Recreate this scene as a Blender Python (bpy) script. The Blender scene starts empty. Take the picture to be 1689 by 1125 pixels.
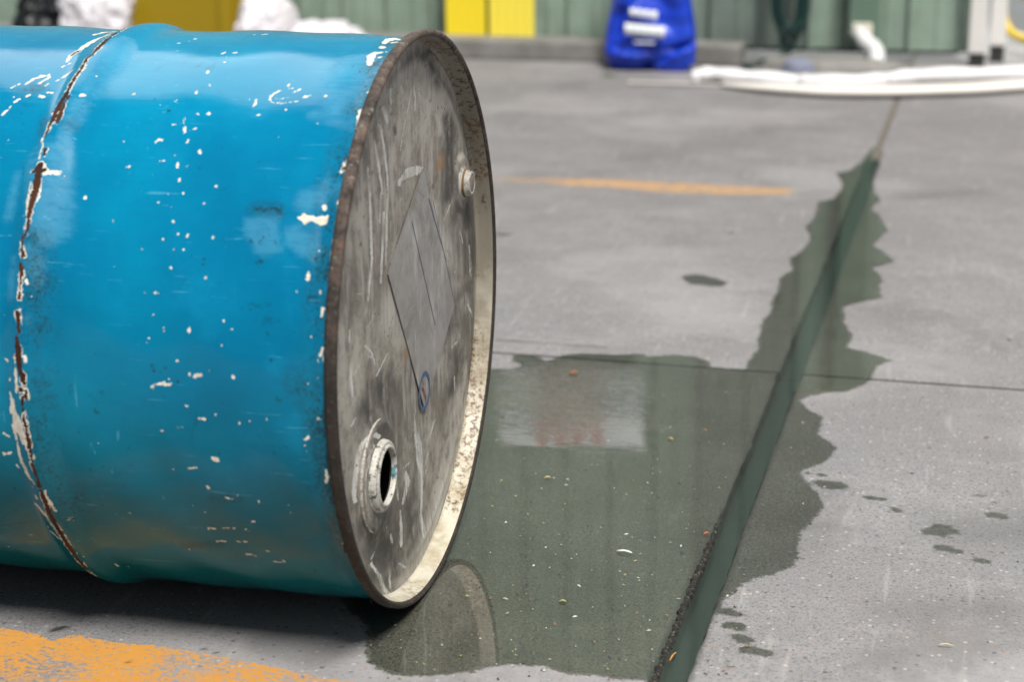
import bpy, bmesh, math, random
import numpy as np
from mathutils import Vector, Matrix
random.seed(7); rng = np.random.default_rng(7)
sc = bpy.context.scene
COL = sc.collection

# ------------------------------------------------------------------ camera
W0, H0 = 1689.0, 1125.0
FPX, PITCH, YAW, ROLL = 3001.42, 0.294406, -0.234875, -0.00845
CAM = np.array([0.49649, -1.70994, 0.80872])
cy_, sy_, cp_, sp_ = math.cos(YAW), math.sin(YAW), math.cos(PITCH), math.sin(PITCH)
fw = np.array([sy_*cp_, cy_*cp_, -sp_]); rt0 = np.array([cy_, -sy_, 0.0]); up0 = np.cross(rt0, fw)
rt = rt0*math.cos(ROLL) + up0*math.sin(ROLL); up = up0*math.cos(ROLL) - rt0*math.sin(ROLL)
cam_d = bpy.data.cameras.new('camera'); cam = bpy.data.objects.new('camera', cam_d); COL.objects.link(cam)
cam.matrix_world = Matrix(((rt[0], up[0], -fw[0], CAM[0]), (rt[1], up[1], -fw[1], CAM[1]), (rt[2], up[2], -fw[2], CAM[2]), (0, 0, 0, 1)))
cam_d.sensor_width = 36; cam_d.sensor_fit = 'HORIZONTAL'; cam_d.lens = FPX/W0*36
cam_d.clip_start = 0.05; cam_d.clip_end = 500
cam_d.dof.use_dof = True; cam_d.dof.focus_distance = 1.92; cam_d.dof.aperture_fstop = 4.5
sc.camera = cam

# ------------------------------------------------------------------ sky, sun, exposure
SUN_EL, SUN_AZ = math.radians(59), math.radians(150)     # azimuth measured from +Y towards +X
world = bpy.data.worlds.new('World'); sc.world = world; world.use_nodes = True
nt = world.node_tree; nt.nodes.clear()
def wn(t, **k):
    n = nt.nodes.new(t)
    for a, b in k.items(): setattr(n, a, b)
    return n
out = wn('ShaderNodeOutputWorld'); bg = wn('ShaderNodeBackground'); bg.inputs[1].default_value = 0.05
sky = wn('ShaderNodeTexSky', sky_type='NISHITA', sun_disc=False, sun_elevation=SUN_EL, sun_rotation=SUN_AZ, dust_density=3.0, air_density=1.0)
tc = wn('ShaderNodeTexCoord')
# cloud bank standing behind the shed: brighter white up to its ragged edge, broken cloud elsewhere
dot = wn('ShaderNodeVectorMath', operation='DOT_PRODUCT'); nt.links.new(tc.outputs['Generated'], dot.inputs[0]); dot.inputs[1].default_value = (-0.15, 0.92, 0.36)
nz = wn('ShaderNodeTexNoise'); nz.inputs['Scale'].default_value = 5; nz.inputs['Detail'].default_value = 6; nt.links.new(tc.outputs['Generated'], nz.inputs['Vector'])
m1 = wn('ShaderNodeMath', operation='MULTIPLY_ADD'); nt.links.new(nz.outputs[0], m1.inputs[0]); m1.inputs[1].default_value = .12; nt.links.new(dot.outputs['Value'], m1.inputs[2])
mr = wn('ShaderNodeMapRange', interpolation_type='SMOOTHSTEP'); nt.links.new(m1.outputs[0], mr.inputs[0]); mr.inputs[1].default_value = .735; mr.inputs[2].default_value = .76; mr.inputs[3].default_value = 0; mr.inputs[4].default_value = 1
nz2 = wn('ShaderNodeTexNoise'); nz2.inputs['Scale'].default_value = 2.2; nz2.inputs['Detail'].default_value = 5; nt.links.new(tc.outputs['Generated'], nz2.inputs['Vector'])
mr2 = wn('ShaderNodeMapRange'); nt.links.new(nz2.outputs[0], mr2.inputs[0]); mr2.inputs[1].default_value = .4; mr2.inputs[2].default_value = .65; mr2.inputs[3].default_value = .6; mr2.inputs[4].default_value = .85
mixa = wn('ShaderNodeMix', data_type='RGBA'); nt.links.new(mr2.outputs[0], mixa.inputs[0]); nt.links.new(sky.outputs[0], mixa.inputs[6]); mixa.inputs[7].default_value = (3.0, 3.05, 3.2, 1)
mixb = wn('ShaderNodeMix', data_type='RGBA'); nt.links.new(mr.outputs[0], mixb.inputs[0]); nt.links.new(mixa.outputs[2], mixb.inputs[6]); mixb.inputs[7].default_value = (56, 59, 57, 1)
nt.links.new(mixb.outputs[2], bg.inputs[0]); nt.links.new(bg.outputs[0], out.inputs[0])
sun_d = bpy.data.lights.new('sun', 'SUN'); sun = bpy.data.objects.new('sun', sun_d); COL.objects.link(sun)
sun_d.energy = 4.4; sun_d.angle = math.radians(17); sun_d.color = (1.0, .96, .9)
sv = Vector((math.cos(SUN_EL)*math.sin(SUN_AZ), math.cos(SUN_EL)*math.cos(SUN_AZ), math.sin(SUN_EL)))
sun.rotation_euler = sv.to_track_quat('Z', 'Y').to_euler(); sun.location = sv*20
sc.cycles.diffuse_bounces = 2
sc.view_settings.view_transform = 'Standard'; sc.view_settings.look = 'None'; sc.view_settings.exposure = 0.24; sc.view_settings.gamma = 1.0

# ------------------------------------------------------------------ frames: the slab grid (u across, v away) is turned a little against the drum
RC = 0.2925                                   # radius of the drum's chime
ANG = -0.02724
DU = np.array([math.cos(ANG), math.sin(ANG), 0.0]); DV = np.array([-math.sin(ANG), math.cos(ANG), 0.0])
def P(u, v, z=0.0): return DU*u + DV*v + np.array([0, 0, z])
def ray(x, y):
    d = rt*((x-W0/2)/FPX) - up*((y-H0/2)/FPX) + fw
    return d/np.linalg.norm(d)
def G(x, y, z=0.0):                            # ground point (u, v) under a traced outline point
    d = ray(x, y); q = CAM + d*((z-CAM[2])/d[2]); return np.array([q@DU, q@DV])
def Wl(x, y, v):                               # point (u, z) on an upright plane at distance v
    d = ray(x, y); q = CAM + d*((v-CAM@DV)/(d@DV)); return np.array([q@DU, q[2]])
def DR(x, y, r=0.286):                         # drum shell point (s along the drum, arc length)
    d = ray(x, y); oc = CAM - np.array([0, 0, RC]); A = d[1]**2+d[2]**2; B = oc[1]*d[1]+oc[2]*d[2]; Cc = oc[1]**2+oc[2]**2-r*r
    D = max(B*B-A*Cc, 0.0); q = CAM + d*((-B-math.sqrt(D))/A)
    th = math.atan2(q[2]-RC, q[1]) % (2*math.pi); return np.array([-q[0], th*0.286])
def FC(x, y, X=-0.022):                        # end panel point (y, z)
    d = ray(x, y); q = CAM + d*((X-CAM[0])/d[0]); return np.array([q[1], q[2]])

# ------------------------------------------------------------------ material helper
class M:
    def __init__(s, name):
        s.m = bpy.data.materials.new(name); s.m.use_nodes = True; s.t = s.m.node_tree; s.t.nodes.clear()
        s.out = s.t.nodes.new('ShaderNodeOutputMaterial'); s.obj = s.t.nodes.new('ShaderNodeTexCoord').outputs['Object']
        s.p = s.t.nodes.new('ShaderNodeBsdfPrincipled'); s.L(s.p.outputs[0], s.out.inputs[0])
    def L(s, a, b): s.t.links.new(a, b)
    def put(s, sock, v):
        if isinstance(v, bpy.types.NodeSocket): s.L(v, sock)
        elif isinstance(v, (tuple, list)) and len(v) == 3 and sock.type == 'RGBA': sock.default_value = (*v, 1)
        else: sock.default_value = v
    def attr(s, n):
        a = s.t.nodes.new('ShaderNodeAttribute'); a.attribute_name = n; return a.outputs['Fac']
    def math(s, op, a, b=0.0, c=0.0, clamp=False):
        n = s.t.nodes.new('ShaderNodeMath'); n.operation = op; n.use_clamp = clamp
        s.put(n.inputs[0], a); s.put(n.inputs[1], b); s.put(n.inputs[2], c); return n.outputs[0]
    def noise(s, scale, detail=4, rough=.55, stretch=None, dist=0.0, vec=None, col=False):
        n = s.t.nodes.new('ShaderNodeTexNoise'); n.inputs['Scale'].default_value = scale; n.inputs['Detail'].default_value = detail
        n.inputs['Roughness'].default_value = rough; n.inputs['Distortion'].default_value = dist
        v = vec or s.obj
        if stretch:
            mp = s.t.nodes.new('ShaderNodeMapping'); mp.inputs['Scale'].default_value = stretch[:3]
            if len(stretch) > 3: mp.inputs['Rotation'].default_value = stretch[3]
            s.L(v, mp.inputs[0]); v = mp.outputs[0]
        s.L(v, n.inputs['Vector']); return n.outputs[1 if col else 0]
    def voro(s, scale, feature='F1', rand=1.0, vec=None, out='Distance'):
        n = s.t.nodes.new('ShaderNodeTexVoronoi'); n.feature = feature; n.inputs['Scale'].default_value = scale; n.inputs['Randomness'].default_value = rand
        s.L(vec or s.obj, n.inputs['Vector']); return n.outputs[out]
    def ramp(s, v, a, b, lo=0.0, hi=1.0, smooth=True):
        n = s.t.nodes.new('ShaderNodeMapRange'); n.interpolation_type = 'SMOOTHSTEP' if smooth else 'LINEAR'
        s.put(n.inputs[0], v); 
        for i, x in zip((1, 2, 3, 4), (a, b, lo, hi)): n.inputs[i].default_value = x
        return n.outputs[0]
    def mix(s, f, a, b, mode='MIX'):
        n = s.t.nodes.new('ShaderNodeMix'); n.data_type = 'RGBA'; n.blend_type = mode
        s.put(n.inputs[0], f); s.put(n.inputs[6], a); s.put(n.inputs[7], b); return n.outputs[2]
    def bump(s, h, strength=.3, dist=.001, normal=None):
        n = s.t.nodes.new('ShaderNodeBump'); n.inputs['Strength'].default_value = strength; n.inputs['Distance'].default_value = dist
        s.L(h, n.inputs['Height'])
        if normal: s.L(normal, n.inputs['Normal'])
        return n.outputs[0]
    def fin(s, base=None, rough=None, metal=None, normal=None, coat=None, coat_rough=None, spec=None, trans=None):
        for k, v in (('Base Color', base), ('Roughness', rough), ('Metallic', metal), ('Normal', normal), ('Coat Weight', coat), ('Coat Roughness', coat_rough), ('Specular IOR Level', spec), ('Transmission Weight', trans)):
            if v is not None: s.put(s.p.inputs[k], v)
        return s.m

# ------------------------------------------------------------------ object helpers
def link(name, me, mat=None, parent=None, smooth=True):
    o = bpy.data.objects.new(name, me); COL.objects.link(o)
    if mat: me.materials.append(mat)
    me.polygons.foreach_set('use_smooth', [bool(smooth)]*len(me.polygons))
    if parent: o.parent = parent
    return o
def tag(o, label=None, cat=None, group=None, kind=None):
    for k, v in (('label', label), ('category', cat), ('group', group), ('kind', kind)):
        if v: o[k] = v
    return o
def thing(name, loc, label, cat, group=None, rotz=0.0):
    o = bpy.data.objects.new(name, None); COL.objects.link(o); o.location = loc; o.rotation_euler = (0, 0, rotz); o.empty_display_size = .1
    return tag(o, label, cat, group)
def from_np(name, verts, faces, mat=None, parent=None, smooth=True):
    me = bpy.data.meshes.new(name); verts = np.asarray(verts, np.float32); faces = np.asarray(faces, np.int32)
    k = faces.shape[1]; me.vertices.add(len(verts)); me.vertices.foreach_set('co', verts.ravel())
    me.loops.add(faces.size); me.loops.foreach_set('vertex_index', faces.ravel())
    me.polygons.add(len(faces)); me.polygons.foreach_set('loop_start', np.arange(0, faces.size, k, dtype=np.int32)); me.polygons.foreach_set('loop_total', np.full(len(faces), k, np.int32))
    me.update(calc_edges=True); me.validate()
    return link(name, me, mat, parent, smooth)
def setattr_f(o, name, arr):
    a = o.data.attributes.new(name, 'FLOAT', 'POINT'); a.data.foreach_set('value', np.asarray(arr, np.float32).ravel())
def grid_faces(nr, nc, wrap=False):
    i = np.arange(nr-1)[:, None]; j = np.arange(nc if wrap else nc-1)[None, :]; j2 = (j+1) % nc
    return np.stack([i*nc+j, i*nc+j2, (i+1)*nc+j2, (i+1)*nc+j], -1).reshape(-1, 4)
def lathe(name, prof, n, mat, parent, center=(0, 0, 0), axis='X', wob=0.0):
    # prof: (a, r) pairs, a runs along the axis
    prof = np.array(prof); th = np.linspace(0, 2*np.pi, n, endpoint=False)
    a = np.repeat(prof[:, 0][:, None], n, 1); r = prof[:, 1][:, None]*(1+wob*np.sin(3*th+1)[None]*.5+wob*np.sin(7*th)[None]*.3)
    c, s = np.cos(th)[None], np.sin(th)[None]
    v = {'X': (a, r*c, r*s), 'Z': (r*c, r*s, a), 'Y': (r*c, a, r*s)}[axis]
    v = np.stack(v, -1).reshape(-1, 3) + np.array(center)
    f = grid_faces(len(prof), n, True)
    if axis != 'X' and axis != 'Z': f = f[:, ::-1]
    if axis == 'X': f = f[:, ::-1]
    return from_np(name, v, f, mat, parent)
def fix_normals(o):
    bm = bmesh.new(); bm.from_mesh(o.data); bmesh.ops.recalc_face_normals(bm, faces=bm.faces); bm.to_mesh(o.data); bm.free(); return o
def tube(name, pts, rad, mat, parent=None, n=12, cap=True, squash=1.0):
    pts = [Vector(p) for p in pts]; V = []; F = []
    rads = rad if hasattr(rad, '__len__') else [rad]*len(pts); ref = Vector((0, 0, 1)); prev = None
    for i, p in enumerate(pts):
        t = (pts[min(i+1, len(pts)-1)]-pts[max(i-1, 0)]).normalized()
        if prev is None:
            a = t.cross(ref); a = a if a.length > .05 else t.cross(Vector((1, 0, 0)))
        else: a = prev - t*prev.dot(t)
        a.normalize(); b = a.cross(t).normalized(); prev = a
        for k in range(n):
            g = 2*math.pi*k/n; V.append(p + a*math.cos(g)*rads[i] + b*math.sin(g)*rads[i]*squash)
    for i in range(len(pts)-1):
        for k in range(n): F.append((i*n+k, i*n+(k+1) % n, (i+1)*n+(k+1) % n, (i+1)*n+k))
    me = bpy.data.meshes.new(name)
    if cap: F += [tuple(range(n))[::-1], tuple(range((len(pts)-1)*n, len(pts)*n))]
    me.from_pydata([tuple(v) for v in V], [], F); me.update(); o = link(name, me, mat, parent)
    return fix_normals(o)
def smoothpath(pts, k=8):
    pts = np.array(pts, float); out_ = []
    for i in range(len(pts)-1):
        p0, p1, p2, p3 = pts[max(i-1, 0)], pts[i], pts[i+1], pts[min(i+2, len(pts)-1)]
        for t in np.linspace(0, 1, k, endpoint=False):
            out_.append(.5*((2*p1)+(-p0+p2)*t+(2*p0-5*p1+4*p2-p3)*t*t+(-p0+3*p1-3*p2+p3)*t**3))
    out_.append(pts[-1]); return out_
def box(name, size, mat, parent=None, loc=(0, 0, 0), bevel=0.0, rotz=0.0, seg=2):
    bm = bmesh.new(); bmesh.ops.create_cube(bm, size=1.0)
    for v in bm.verts: v.co = Vector((v.co.x*size[0], v.co.y*size[1], v.co.z*size[2]))
    if bevel: bmesh.ops.bevel(bm, geom=bm.edges[:], offset=bevel, segments=seg, affect='EDGES', profile=.6)
    me = bpy.data.meshes.new(name); bm.to_mesh(me); bm.free(); o = link(name, me, mat, parent, smooth=False); o.location = loc; o.rotation_euler = (0, 0, rotz); return o

# ------------------------------------------------------------------ worn-mark fields, evaluated on a surface's own coordinates
class Field:
    def __init__(s, A, B, init=-1.0): s.A = A.ravel(); s.B = B.ravel(); s.f = np.full(s.A.shape, init, np.float64)
    def stroke(s, pts, rad, soft=None):
        """hard: signed distance in mm (positive inside). soft: 0..1 falloff of width `soft` metres"""
        pts = np.array(pts, float); n = len(pts); rads = np.array(rad if hasattr(rad, '__len__') else [rad]*n, float)
        if n == 1: pts = np.repeat(pts, 2, 0); rads = np.repeat(rads, 2)
        pad = rads.max() + (soft or .004)
        lo = pts.min(0)-pad; hi = pts.max(0)+pad
        I = np.nonzero((s.A > lo[0]) & (s.A < hi[0]) & (s.B > lo[1]) & (s.B < hi[1]))[0]
        if not len(I): return
        a, b = s.A[I], s.B[I]; best = np.full(len(I), -1e9)
        for k in range(len(pts)-1):
            d = pts[k+1]-pts[k]; L2 = max(d@d, 1e-12); t = np.clip(((a-pts[k, 0])*d[0]+(b-pts[k, 1])*d[1])/L2, 0, 1)
            dist = np.hypot(a-pts[k, 0]-t*d[0], b-pts[k, 1]-t*d[1]); r = rads[k]*(1-t)+rads[k+1]*t
            best = np.maximum(best, r-dist)
        if soft: val = np.clip(best/soft+.5, 0, 1)
        else: val = best*1000
        s.f[I] = np.maximum(s.f[I], np.maximum(val, -4 if not soft else 0))
    def poly(s, pts, soft=None, sign=1):
        pts = np.array(pts, float); pad = soft or .012; lo = pts.min(0)-pad; hi = pts.max(0)+pad
        I = np.nonzero((s.A > lo[0]) & (s.A < hi[0]) & (s.B > lo[1]) & (s.B < hi[1]))[0]
        if not len(I): return
        a, b = s.A[I], s.B[I]; dm = np.full(len(I), 1e9); ins = np.zeros(len(I), bool); n = len(pts)
        for k in range(n):
            p, q = pts[k], pts[(k+1) % n]; d = q-p; L2 = max(d@d, 1e-12); t = np.clip(((a-p[0])*d[0]+(b-p[1])*d[1])/L2, 0, 1)
            dm = np.minimum(dm, np.hypot(a-p[0]-t*d[0], b-p[1]-t*d[1]))
            c = (p[1] > b) != (q[1] > b); ins ^= c & (a < (q[0]-p[0])*(b-p[1])/((q[1]-p[1]) or 1e-12)+p[0])
        sd = np.where(ins, dm, -dm); val = np.clip(sd/soft+.5, 0, 1) if soft else np.clip(sd*1000, -12, 60)
        s.f[I] = np.maximum(s.f[I], val)

# ================================================================== GROUND
def px(L): return [G(x, y) for x, y in L]
gA, gB = G(1107, 1125), G(1452, 235)
def gu(v): return gA[0] + (gB[0]-gA[0])*(v-gA[1])/(gB[1]-gA[1])     # middle line of the drain slot
GW = 0.0145; JV = float((G(920, 588)[1]+G(1689, 645)[1])/2)
u_f = np.arange(-1.0, 1.05, .005); u0 = gu(1.2)
uu = np.concatenate([[-60, -25, -12, -6, -3, -2, -1.4], u_f[(abs(u_f-u0) > .03)], u0+np.array([-.026, -.022, -.018, -GW-.001, -GW+.0008, -.009, -.003, .003, .009, GW-.0008, GW+.001, .018, .022, .026]), [1.4, 2, 3, 6, 12, 25, 60]])
uu = np.sort(uu)
vf = [-.42]
while vf[-1] < 3.95: vf.append(vf[-1]+.0035+.0030*max(0, vf[-1]+.4))
vf = np.array(vf); vf = vf[abs(vf-JV) > .007]
vv = np.sort(np.concatenate([[-60, -20, -8, -4, -2, -1, -.6], vf, JV+np.array([-.006, -.0028, -.0018, 0, .0018, .0028, .006]), [4.6, 6, 9, 14, 25, 60]]))
UU, VV = np.meshgrid(uu, vv)
core = abs(UU-u0) < .03
UG = UU + np.where(core, gu(VV)-u0, (gu(VV)-u0)*np.clip(1-(abs(UU-u0)-.03)/.3, 0, 1))
edge = (abs(abs(UU-u0)-GW) < .002)
jr = np.convolve(rng.normal(0, 1, len(vv)), np.hanning(9), 'same'); jr /= jr.std(); jr2 = np.convolve(rng.normal(0, 1, len(vv)), np.hanning(41), 'same'); jr2 /= jr2.std(); jit = np.interp(VV, vv, jr*.0007+jr2*.0009)
UG = UG + np.where(edge & (UU < u0), jit, 0) + np.where(edge & (UU > u0), -jit*.6, 0)
inner = (abs(UU-u0) < GW-.0005) & ((VV < 2.56) | (abs(UU-u0) < .006))
Z = np.where(inner, np.where(VV < 2.56, -.012, np.where(VV < 3.6, -.0025, 0)), 0.0)
jin = (abs(VV-JV) < .002) & ~inner
Z = np.where(jin & (abs(UU) < 3), -.006, Z)
Z = np.where(abs(UU) > 1.2, np.minimum(Z, 0), Z)
X = UG*DU[0]+VV*DV[0]; Y = UG*DU[1]+VV*DV[1]

PUD = [(560,985),(600,1030),(606,1052),(602,1078),(612,1101),(640,1112),(690,1118),(740,1116),(775,1110),(810,1101),(860,1098),(900,1101),(940,1112),(1000,1118),(1040,1121),(1078,1125),
 (1066,1160),(1104,1160),(1128,1122),(1144,1088),(1150,1073),(1159,1037),(1179,1010),(1195,992),(1217,972),(1240,957),(1267,950),(1298,939),(1309,932),(1320,912),(1316,894),(1323,876),(1343,858),(1361,835),(1347,817),(1336,800),(1316,778),(1338,772),(1365,759),(1376,741),(1372,732),(1352,719),(1351,705),(1360,691),(1330,674),(1320,661),(1334,654),(1365,648),(1397,646),(1419,638),(1436,627),(1446,605),(1473,595),(1436,582),(1399,574),(1406,552),(1395,535),(1391,507),(1416,499),(1457,491),(1449,470),(1457,462),(1440,441),(1477,432),(1461,417),(1440,404),(1465,380),(1449,353),(1436,343),(1453,331),(1442,315),(1438,282),(1450,245),(1445,240),(1436,247),(1422,265),(1399,282),(1379,285),(1391,306),(1375,327),(1350,333),(1342,360),(1328,376),(1338,392),(1326,411),(1303,425),(1305,445),(1285,460),(1283,478),(1273,494),(1271,517),(1258,527),(1252,552),(1250,572),(1234,597),(1230,609),(1200,608),(1170,605),(1169,595),(1145,588),(1118,585),(1074,588),(1050,583),(1017,585),(965,583),(925,586),(910,594),(895,596),(885,587),(848,585),(844,595),(859,602),(848,608),(814,608),(780,616),(740,622),(720,660),(705,720),(690,800),(670,880),(600,950)]
pud = np.array(px(PUD))
def densify(poly, step, amp, seed):
    r = np.random.default_rng(seed); o = []
    for k in range(len(poly)):
        p, q = poly[k], poly[(k+1) % len(poly)]; L = np.linalg.norm(q-p); n = max(1, int(L/step))
        for t in range(n):
            w = p+(q-p)*t/n; o.append(w+r.normal(0, amp, 2)*min(1, L/step))
    o = np.array(o)
    return (o + np.roll(o, 1, 0)*.5 + np.roll(o, -1, 0)*.5)/2
# beside the near half of the slot the right-hand slab is only damp: the standing water ends at the slot
i0 = PUD.index((1128,1122)); i1 = PUD.index((1397,646))
_va, _vb = float(G(1128,1122)[1]), float(G(1330,650)[1])
_edge = [np.array([gu(v)+GW+.0005, v]) for v in np.linspace(_va, _vb, 26)]
pud_w = np.array([np.array(q) for q in list(pud[:i0])+_edge+list(pud[i1:])])
pud_d = densify(pud_w, .008, .0013, 3)
_t = np.roll(pud_d, -2, 0)-np.roll(pud_d, 2, 0); _n = np.stack([_t[:, 1], -_t[:, 0]], 1); _n /= np.linalg.norm(_n, axis=1)[:, None]+1e-9
_ar = np.sum(pud_d[:, 0]*np.roll(pud_d[:, 1], -1)-np.roll(pud_d[:, 0], -1)*pud_d[:, 1])
_sl = (np.abs(pud_d[:, 0]-np.array([gu(v) for v in pud_d[:, 1]])) < .03) & (pud_d[:, 1] < .72)
pud_d = np.where(_sl[:, None], pud_d, pud_d-_n*np.sign(_ar)*.005)      # the water stops a little inside the damp edge
wet = Field(UG, VV, -12)
wet.poly(pud); drops = Field(UG, VV, 0)
drops.poly([G(*q)+np.array([.02, 0]) if k else q_ for k, (q, q_) in enumerate([((0, 0), np.array([gu(-.16)+GW, -.16]))]+[(q, None) for q in PUD[PUD.index((1144,1088)):PUD.index((1397,646))]])]+[np.array([gu(.70)+GW, .70])], .012)
for (x, y, rx, ry) in [(1358,797,12,6),(1378,801,20,9),(1444,822,17,5),(1560,874,16,9),(1543,879,14,8),(1562,906,10,7),(1573,909,12,6),(1645,851,14,6),(1618,926,12,6),(1224,1053,15,8),(1232,1057,12,6),(1248,1075,23,10),(1213,1033,12,8),(1206,1012,16,9),(1355,784,6,3),(1332,780,6,2),(1476,839,6,3),(1482,843,6,3),(1617,817,5,3),(1640,830,3,2)]:
    a, b = G(x-rx*.6, y), G(x+rx*.6, y); r_ = abs(G(x, y-ry)[1]-G(x, y+ry)[1])/2
    wet.stroke([a+[0, r_*.2], b-[0, r_*.25]], [r_*.75, r_*.6]); drops.stroke([(a+b)/2], .05, .02)
wet.stroke(px([(1145, 458), (1160, 463), (1178, 467)]), [.022, .03, .022])
drops.stroke(px([(1145, 458), (1178, 467)]), .06, .02)
wet.stroke(px([(818, 386), (836, 387)]), .008)
wet.stroke(px([(1205, 384)]), .01)
yel = Field(UG, VV, -12)
yel.poly(px([(-120,1012),(0,1036),(60,1046),(85,1058),(120,1048),(200,1062),(260,1066),(330,1078),(400,1090),(470,1105),(520,1115),(570,1124),(640,1134),(640,1260),(-120,1260)]))
yfar = Field(UG, VV, -12)
yfar.poly(px([(700,286),(820,291),(900,292),(1000,295),(1060,298),(1150,301),(1240,306),(1310,310),(1310,323),(1230,322),(1150,320),(1100,318),(1000,310),(950,308),(900,303),(820,299),(700,294)]))
stain = Field(UG, VV, 0)
stain.stroke(px([(455,1065),(520,1078)]), .03, .02)
stain.stroke(px([(1500,325),(1610,317)]), .03, .05)
stain.stroke(px([(1330,840),(1300,860)]), .03, .05)
stain.stroke(px([(1360,810),(1340,900),(1250,930)]), .01, .06)
stain.stroke(px([(1600,880),(1689,875)]), .05, .08)
stain.stroke(px([(1470,1010),(1620,1005)]), .02, .06)
slot = Field(UG, VV, 0); slot.f = np.where(inner.ravel(), 1.0, 0.0)
dark = Field(UG, VV, 0)     # broken, dirt-filled arris of the near slab and a few holes
dark.stroke([(gu(v)-GW-.002, v) for v in np.linspace(-.2, .28, 9)], [.007, .006, .007, .005, .006, .005, .004, .003, .002], .004)
dark.stroke([(gu(v)-GW-.001, v) for v in np.linspace(.1, 2.4, 9)], .002, .004)
dark.stroke([(gu(v)+GW+.001, v) for v in np.linspace(-.2, 2.4, 9)], .002, .004)
dark.stroke(px([(88,1040),(106,1035)]), .004, .003)
dark.stroke([(u, JV) for u in np.linspace(-1.4, 1.3, 20)], .0032, .003)
dark.stroke(px([(820,561),(905,566),(1000,573)]), .0012, .004)
for (x, y, r_) in [(335,1070,4),(357,1076,3),(212,1092,3),(560,1068,3),(1363,938,3),(1350,928,2),(1384,735,3),(1397,722,2),(1626,722,3),(1610,818,3)]:
    dark.stroke([G(x, y)], [r_/1600.], .002)
ochre_sand = Field(UG, VV, 0)
ochre_sand.f = ((inner.ravel()) & (VV.ravel() > 2.5)).astype(float)

c = M('concrete'); n1 = c.noise(2.2, 5, .6); n2 = c.noise(9, 5, .6); n3 = c.noise(60, 4, .7); n4 = c.noise(420, 3, .6)
strk = c.noise(5, 4, .6, stretch=(1.2, 7, 1))
base = c.mix(c.ramp(n1, .35, .65), (0.200, 0.198, 0.206), (0.285, 0.281, 0.290))
base = c.mix(c.math('MULTIPLY', c.ramp(n2, .4, .66), .75), base, (0.190, 0.188, 0.197))
base = c.mix(c.math('MULTIPLY', c.ramp(strk, .50, .75), .35), base, (0.320, 0.314, 0.318))
base = c.mix(c.ramp(n3, .38, .68, 0, .7), base, (0.182, 0.181, 0.186))
base = c.mix(c.ramp(n4, .45, .72, 0, .75), base, (0.327, 0.323, 0.327))
n5 = c.noise(230, 4, .7); base = c.mix(c.ramp(n5, .50, .66, 0, .8), base, (.09, .09, .09)); bl_ = c.noise(1.3, 4, .6); base = c.mix(c.ramp(bl_, .48, .62, 0, .55), base, (.34, .335, .34)); bd_ = c.noise(2.9, 6, .7, dist=.5); base = c.mix(c.ramp(bd_, .53, .68, 0, .55), base, (.15, .148, .146)); tm = c.noise(26, 4, .6, stretch=(2.2, .22, 1)); base = c.mix(c.ramp(tm, .58, .72, 0, .4), base, (.38, .375, .37))
base = c.mix(1.0, base, (.94, .935, .94), 'MULTIPLY')
# small dark aggregate flecks and pale grit
vo = c.voro(95); vr = c.voro(95, out='Color'); sep = c.t.nodes.new('ShaderNodeSeparateColor'); c.L(vr, sep.inputs[0])
fl = c.math('MULTIPLY', c.ramp(c.math('ADD', vo, c.math('MULTIPLY', c.noise(300, 2), .3)), .42, .30), c.math('GREATER_THAN', sep.outputs[0], .78))
base = c.mix(c.math('MULTIPLY', fl, .7), base, c.mix(sep.outputs[1], (.04, .04, .045), (.14, .14, .19)))
vo2 = c.voro(160); vr2 = c.voro(160, out='Color'); sep2 = c.t.nodes.new('ShaderNodeSeparateColor'); c.L(vr2, sep2.inputs[0])
fl2 = c.math('MULTIPLY', c.ramp(vo2, .4, .25), c.math('GREATER_THAN', sep2.outputs[0], .9))
base = c.mix(c.math('MULTIPLY', fl2, .35), base, c.mix(c.math('GREATER_THAN', sep2.outputs[1], .75), (.62, .6, .56), (.42, .2, .08)))
# worn yellow paint
wornn = c.noise(130, 6, .75, stretch=(1, 1.8, 1)); wornb = c.noise(11, 4, .6)
ymask = c.math('MULTIPLY', c.ramp(c.math('ADD', c.attr('yellow'), c.math('MULTIPLY', c.math('SUBTRACT', wornn, .5), 14)), -1, 1.0),
               c.ramp(c.math('ADD', wornn, c.math('MULTIPLY', wornb, .55)), .71, .80))
base = c.mix(c.math('MULTIPLY', ymask, .95), base, c.mix(n3, (.52, .225, .028), (.62, .30, .05)))
ym2 = c.math('MULTIPLY', c.ramp(c.attr('yellow_far'), -16, 30), c.ramp(c.math('ADD', c.noise(40, 5, .7), c.math('MULTIPLY', c.noise(3.2, 3), .8)), .72, 1.02))
base = c.mix(c.math('MULTIPLY', ym2, .62), base, (.60, .33, .11))
base = c.mix(c.math('MULTIPLY', c.attr('stain'), .45), base, (.10, .10, .10))
wn_ = c.noise(150, 5, .75); wn2 = c.noise(38, 4, .65)
wetf = c.ramp(c.math('ADD', c.attr('wet'), c.math('ADD', c.math('MULTIPLY', c.math('SUBTRACT', wn_, .5), 16), c.math('MULTIPLY', c.math('SUBTRACT', wn2, .5), 20))), -2.5, 2.5)
sat = c.mix(1.0, base, (.46, .47, .38), 'MULTIPLY'); sat = c.mix(c.math('MULTIPLY', c.attr('drops'), .95), sat, c.mix(1.0, base, (.34, .365, .31), 'MULTIPLY'))
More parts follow.
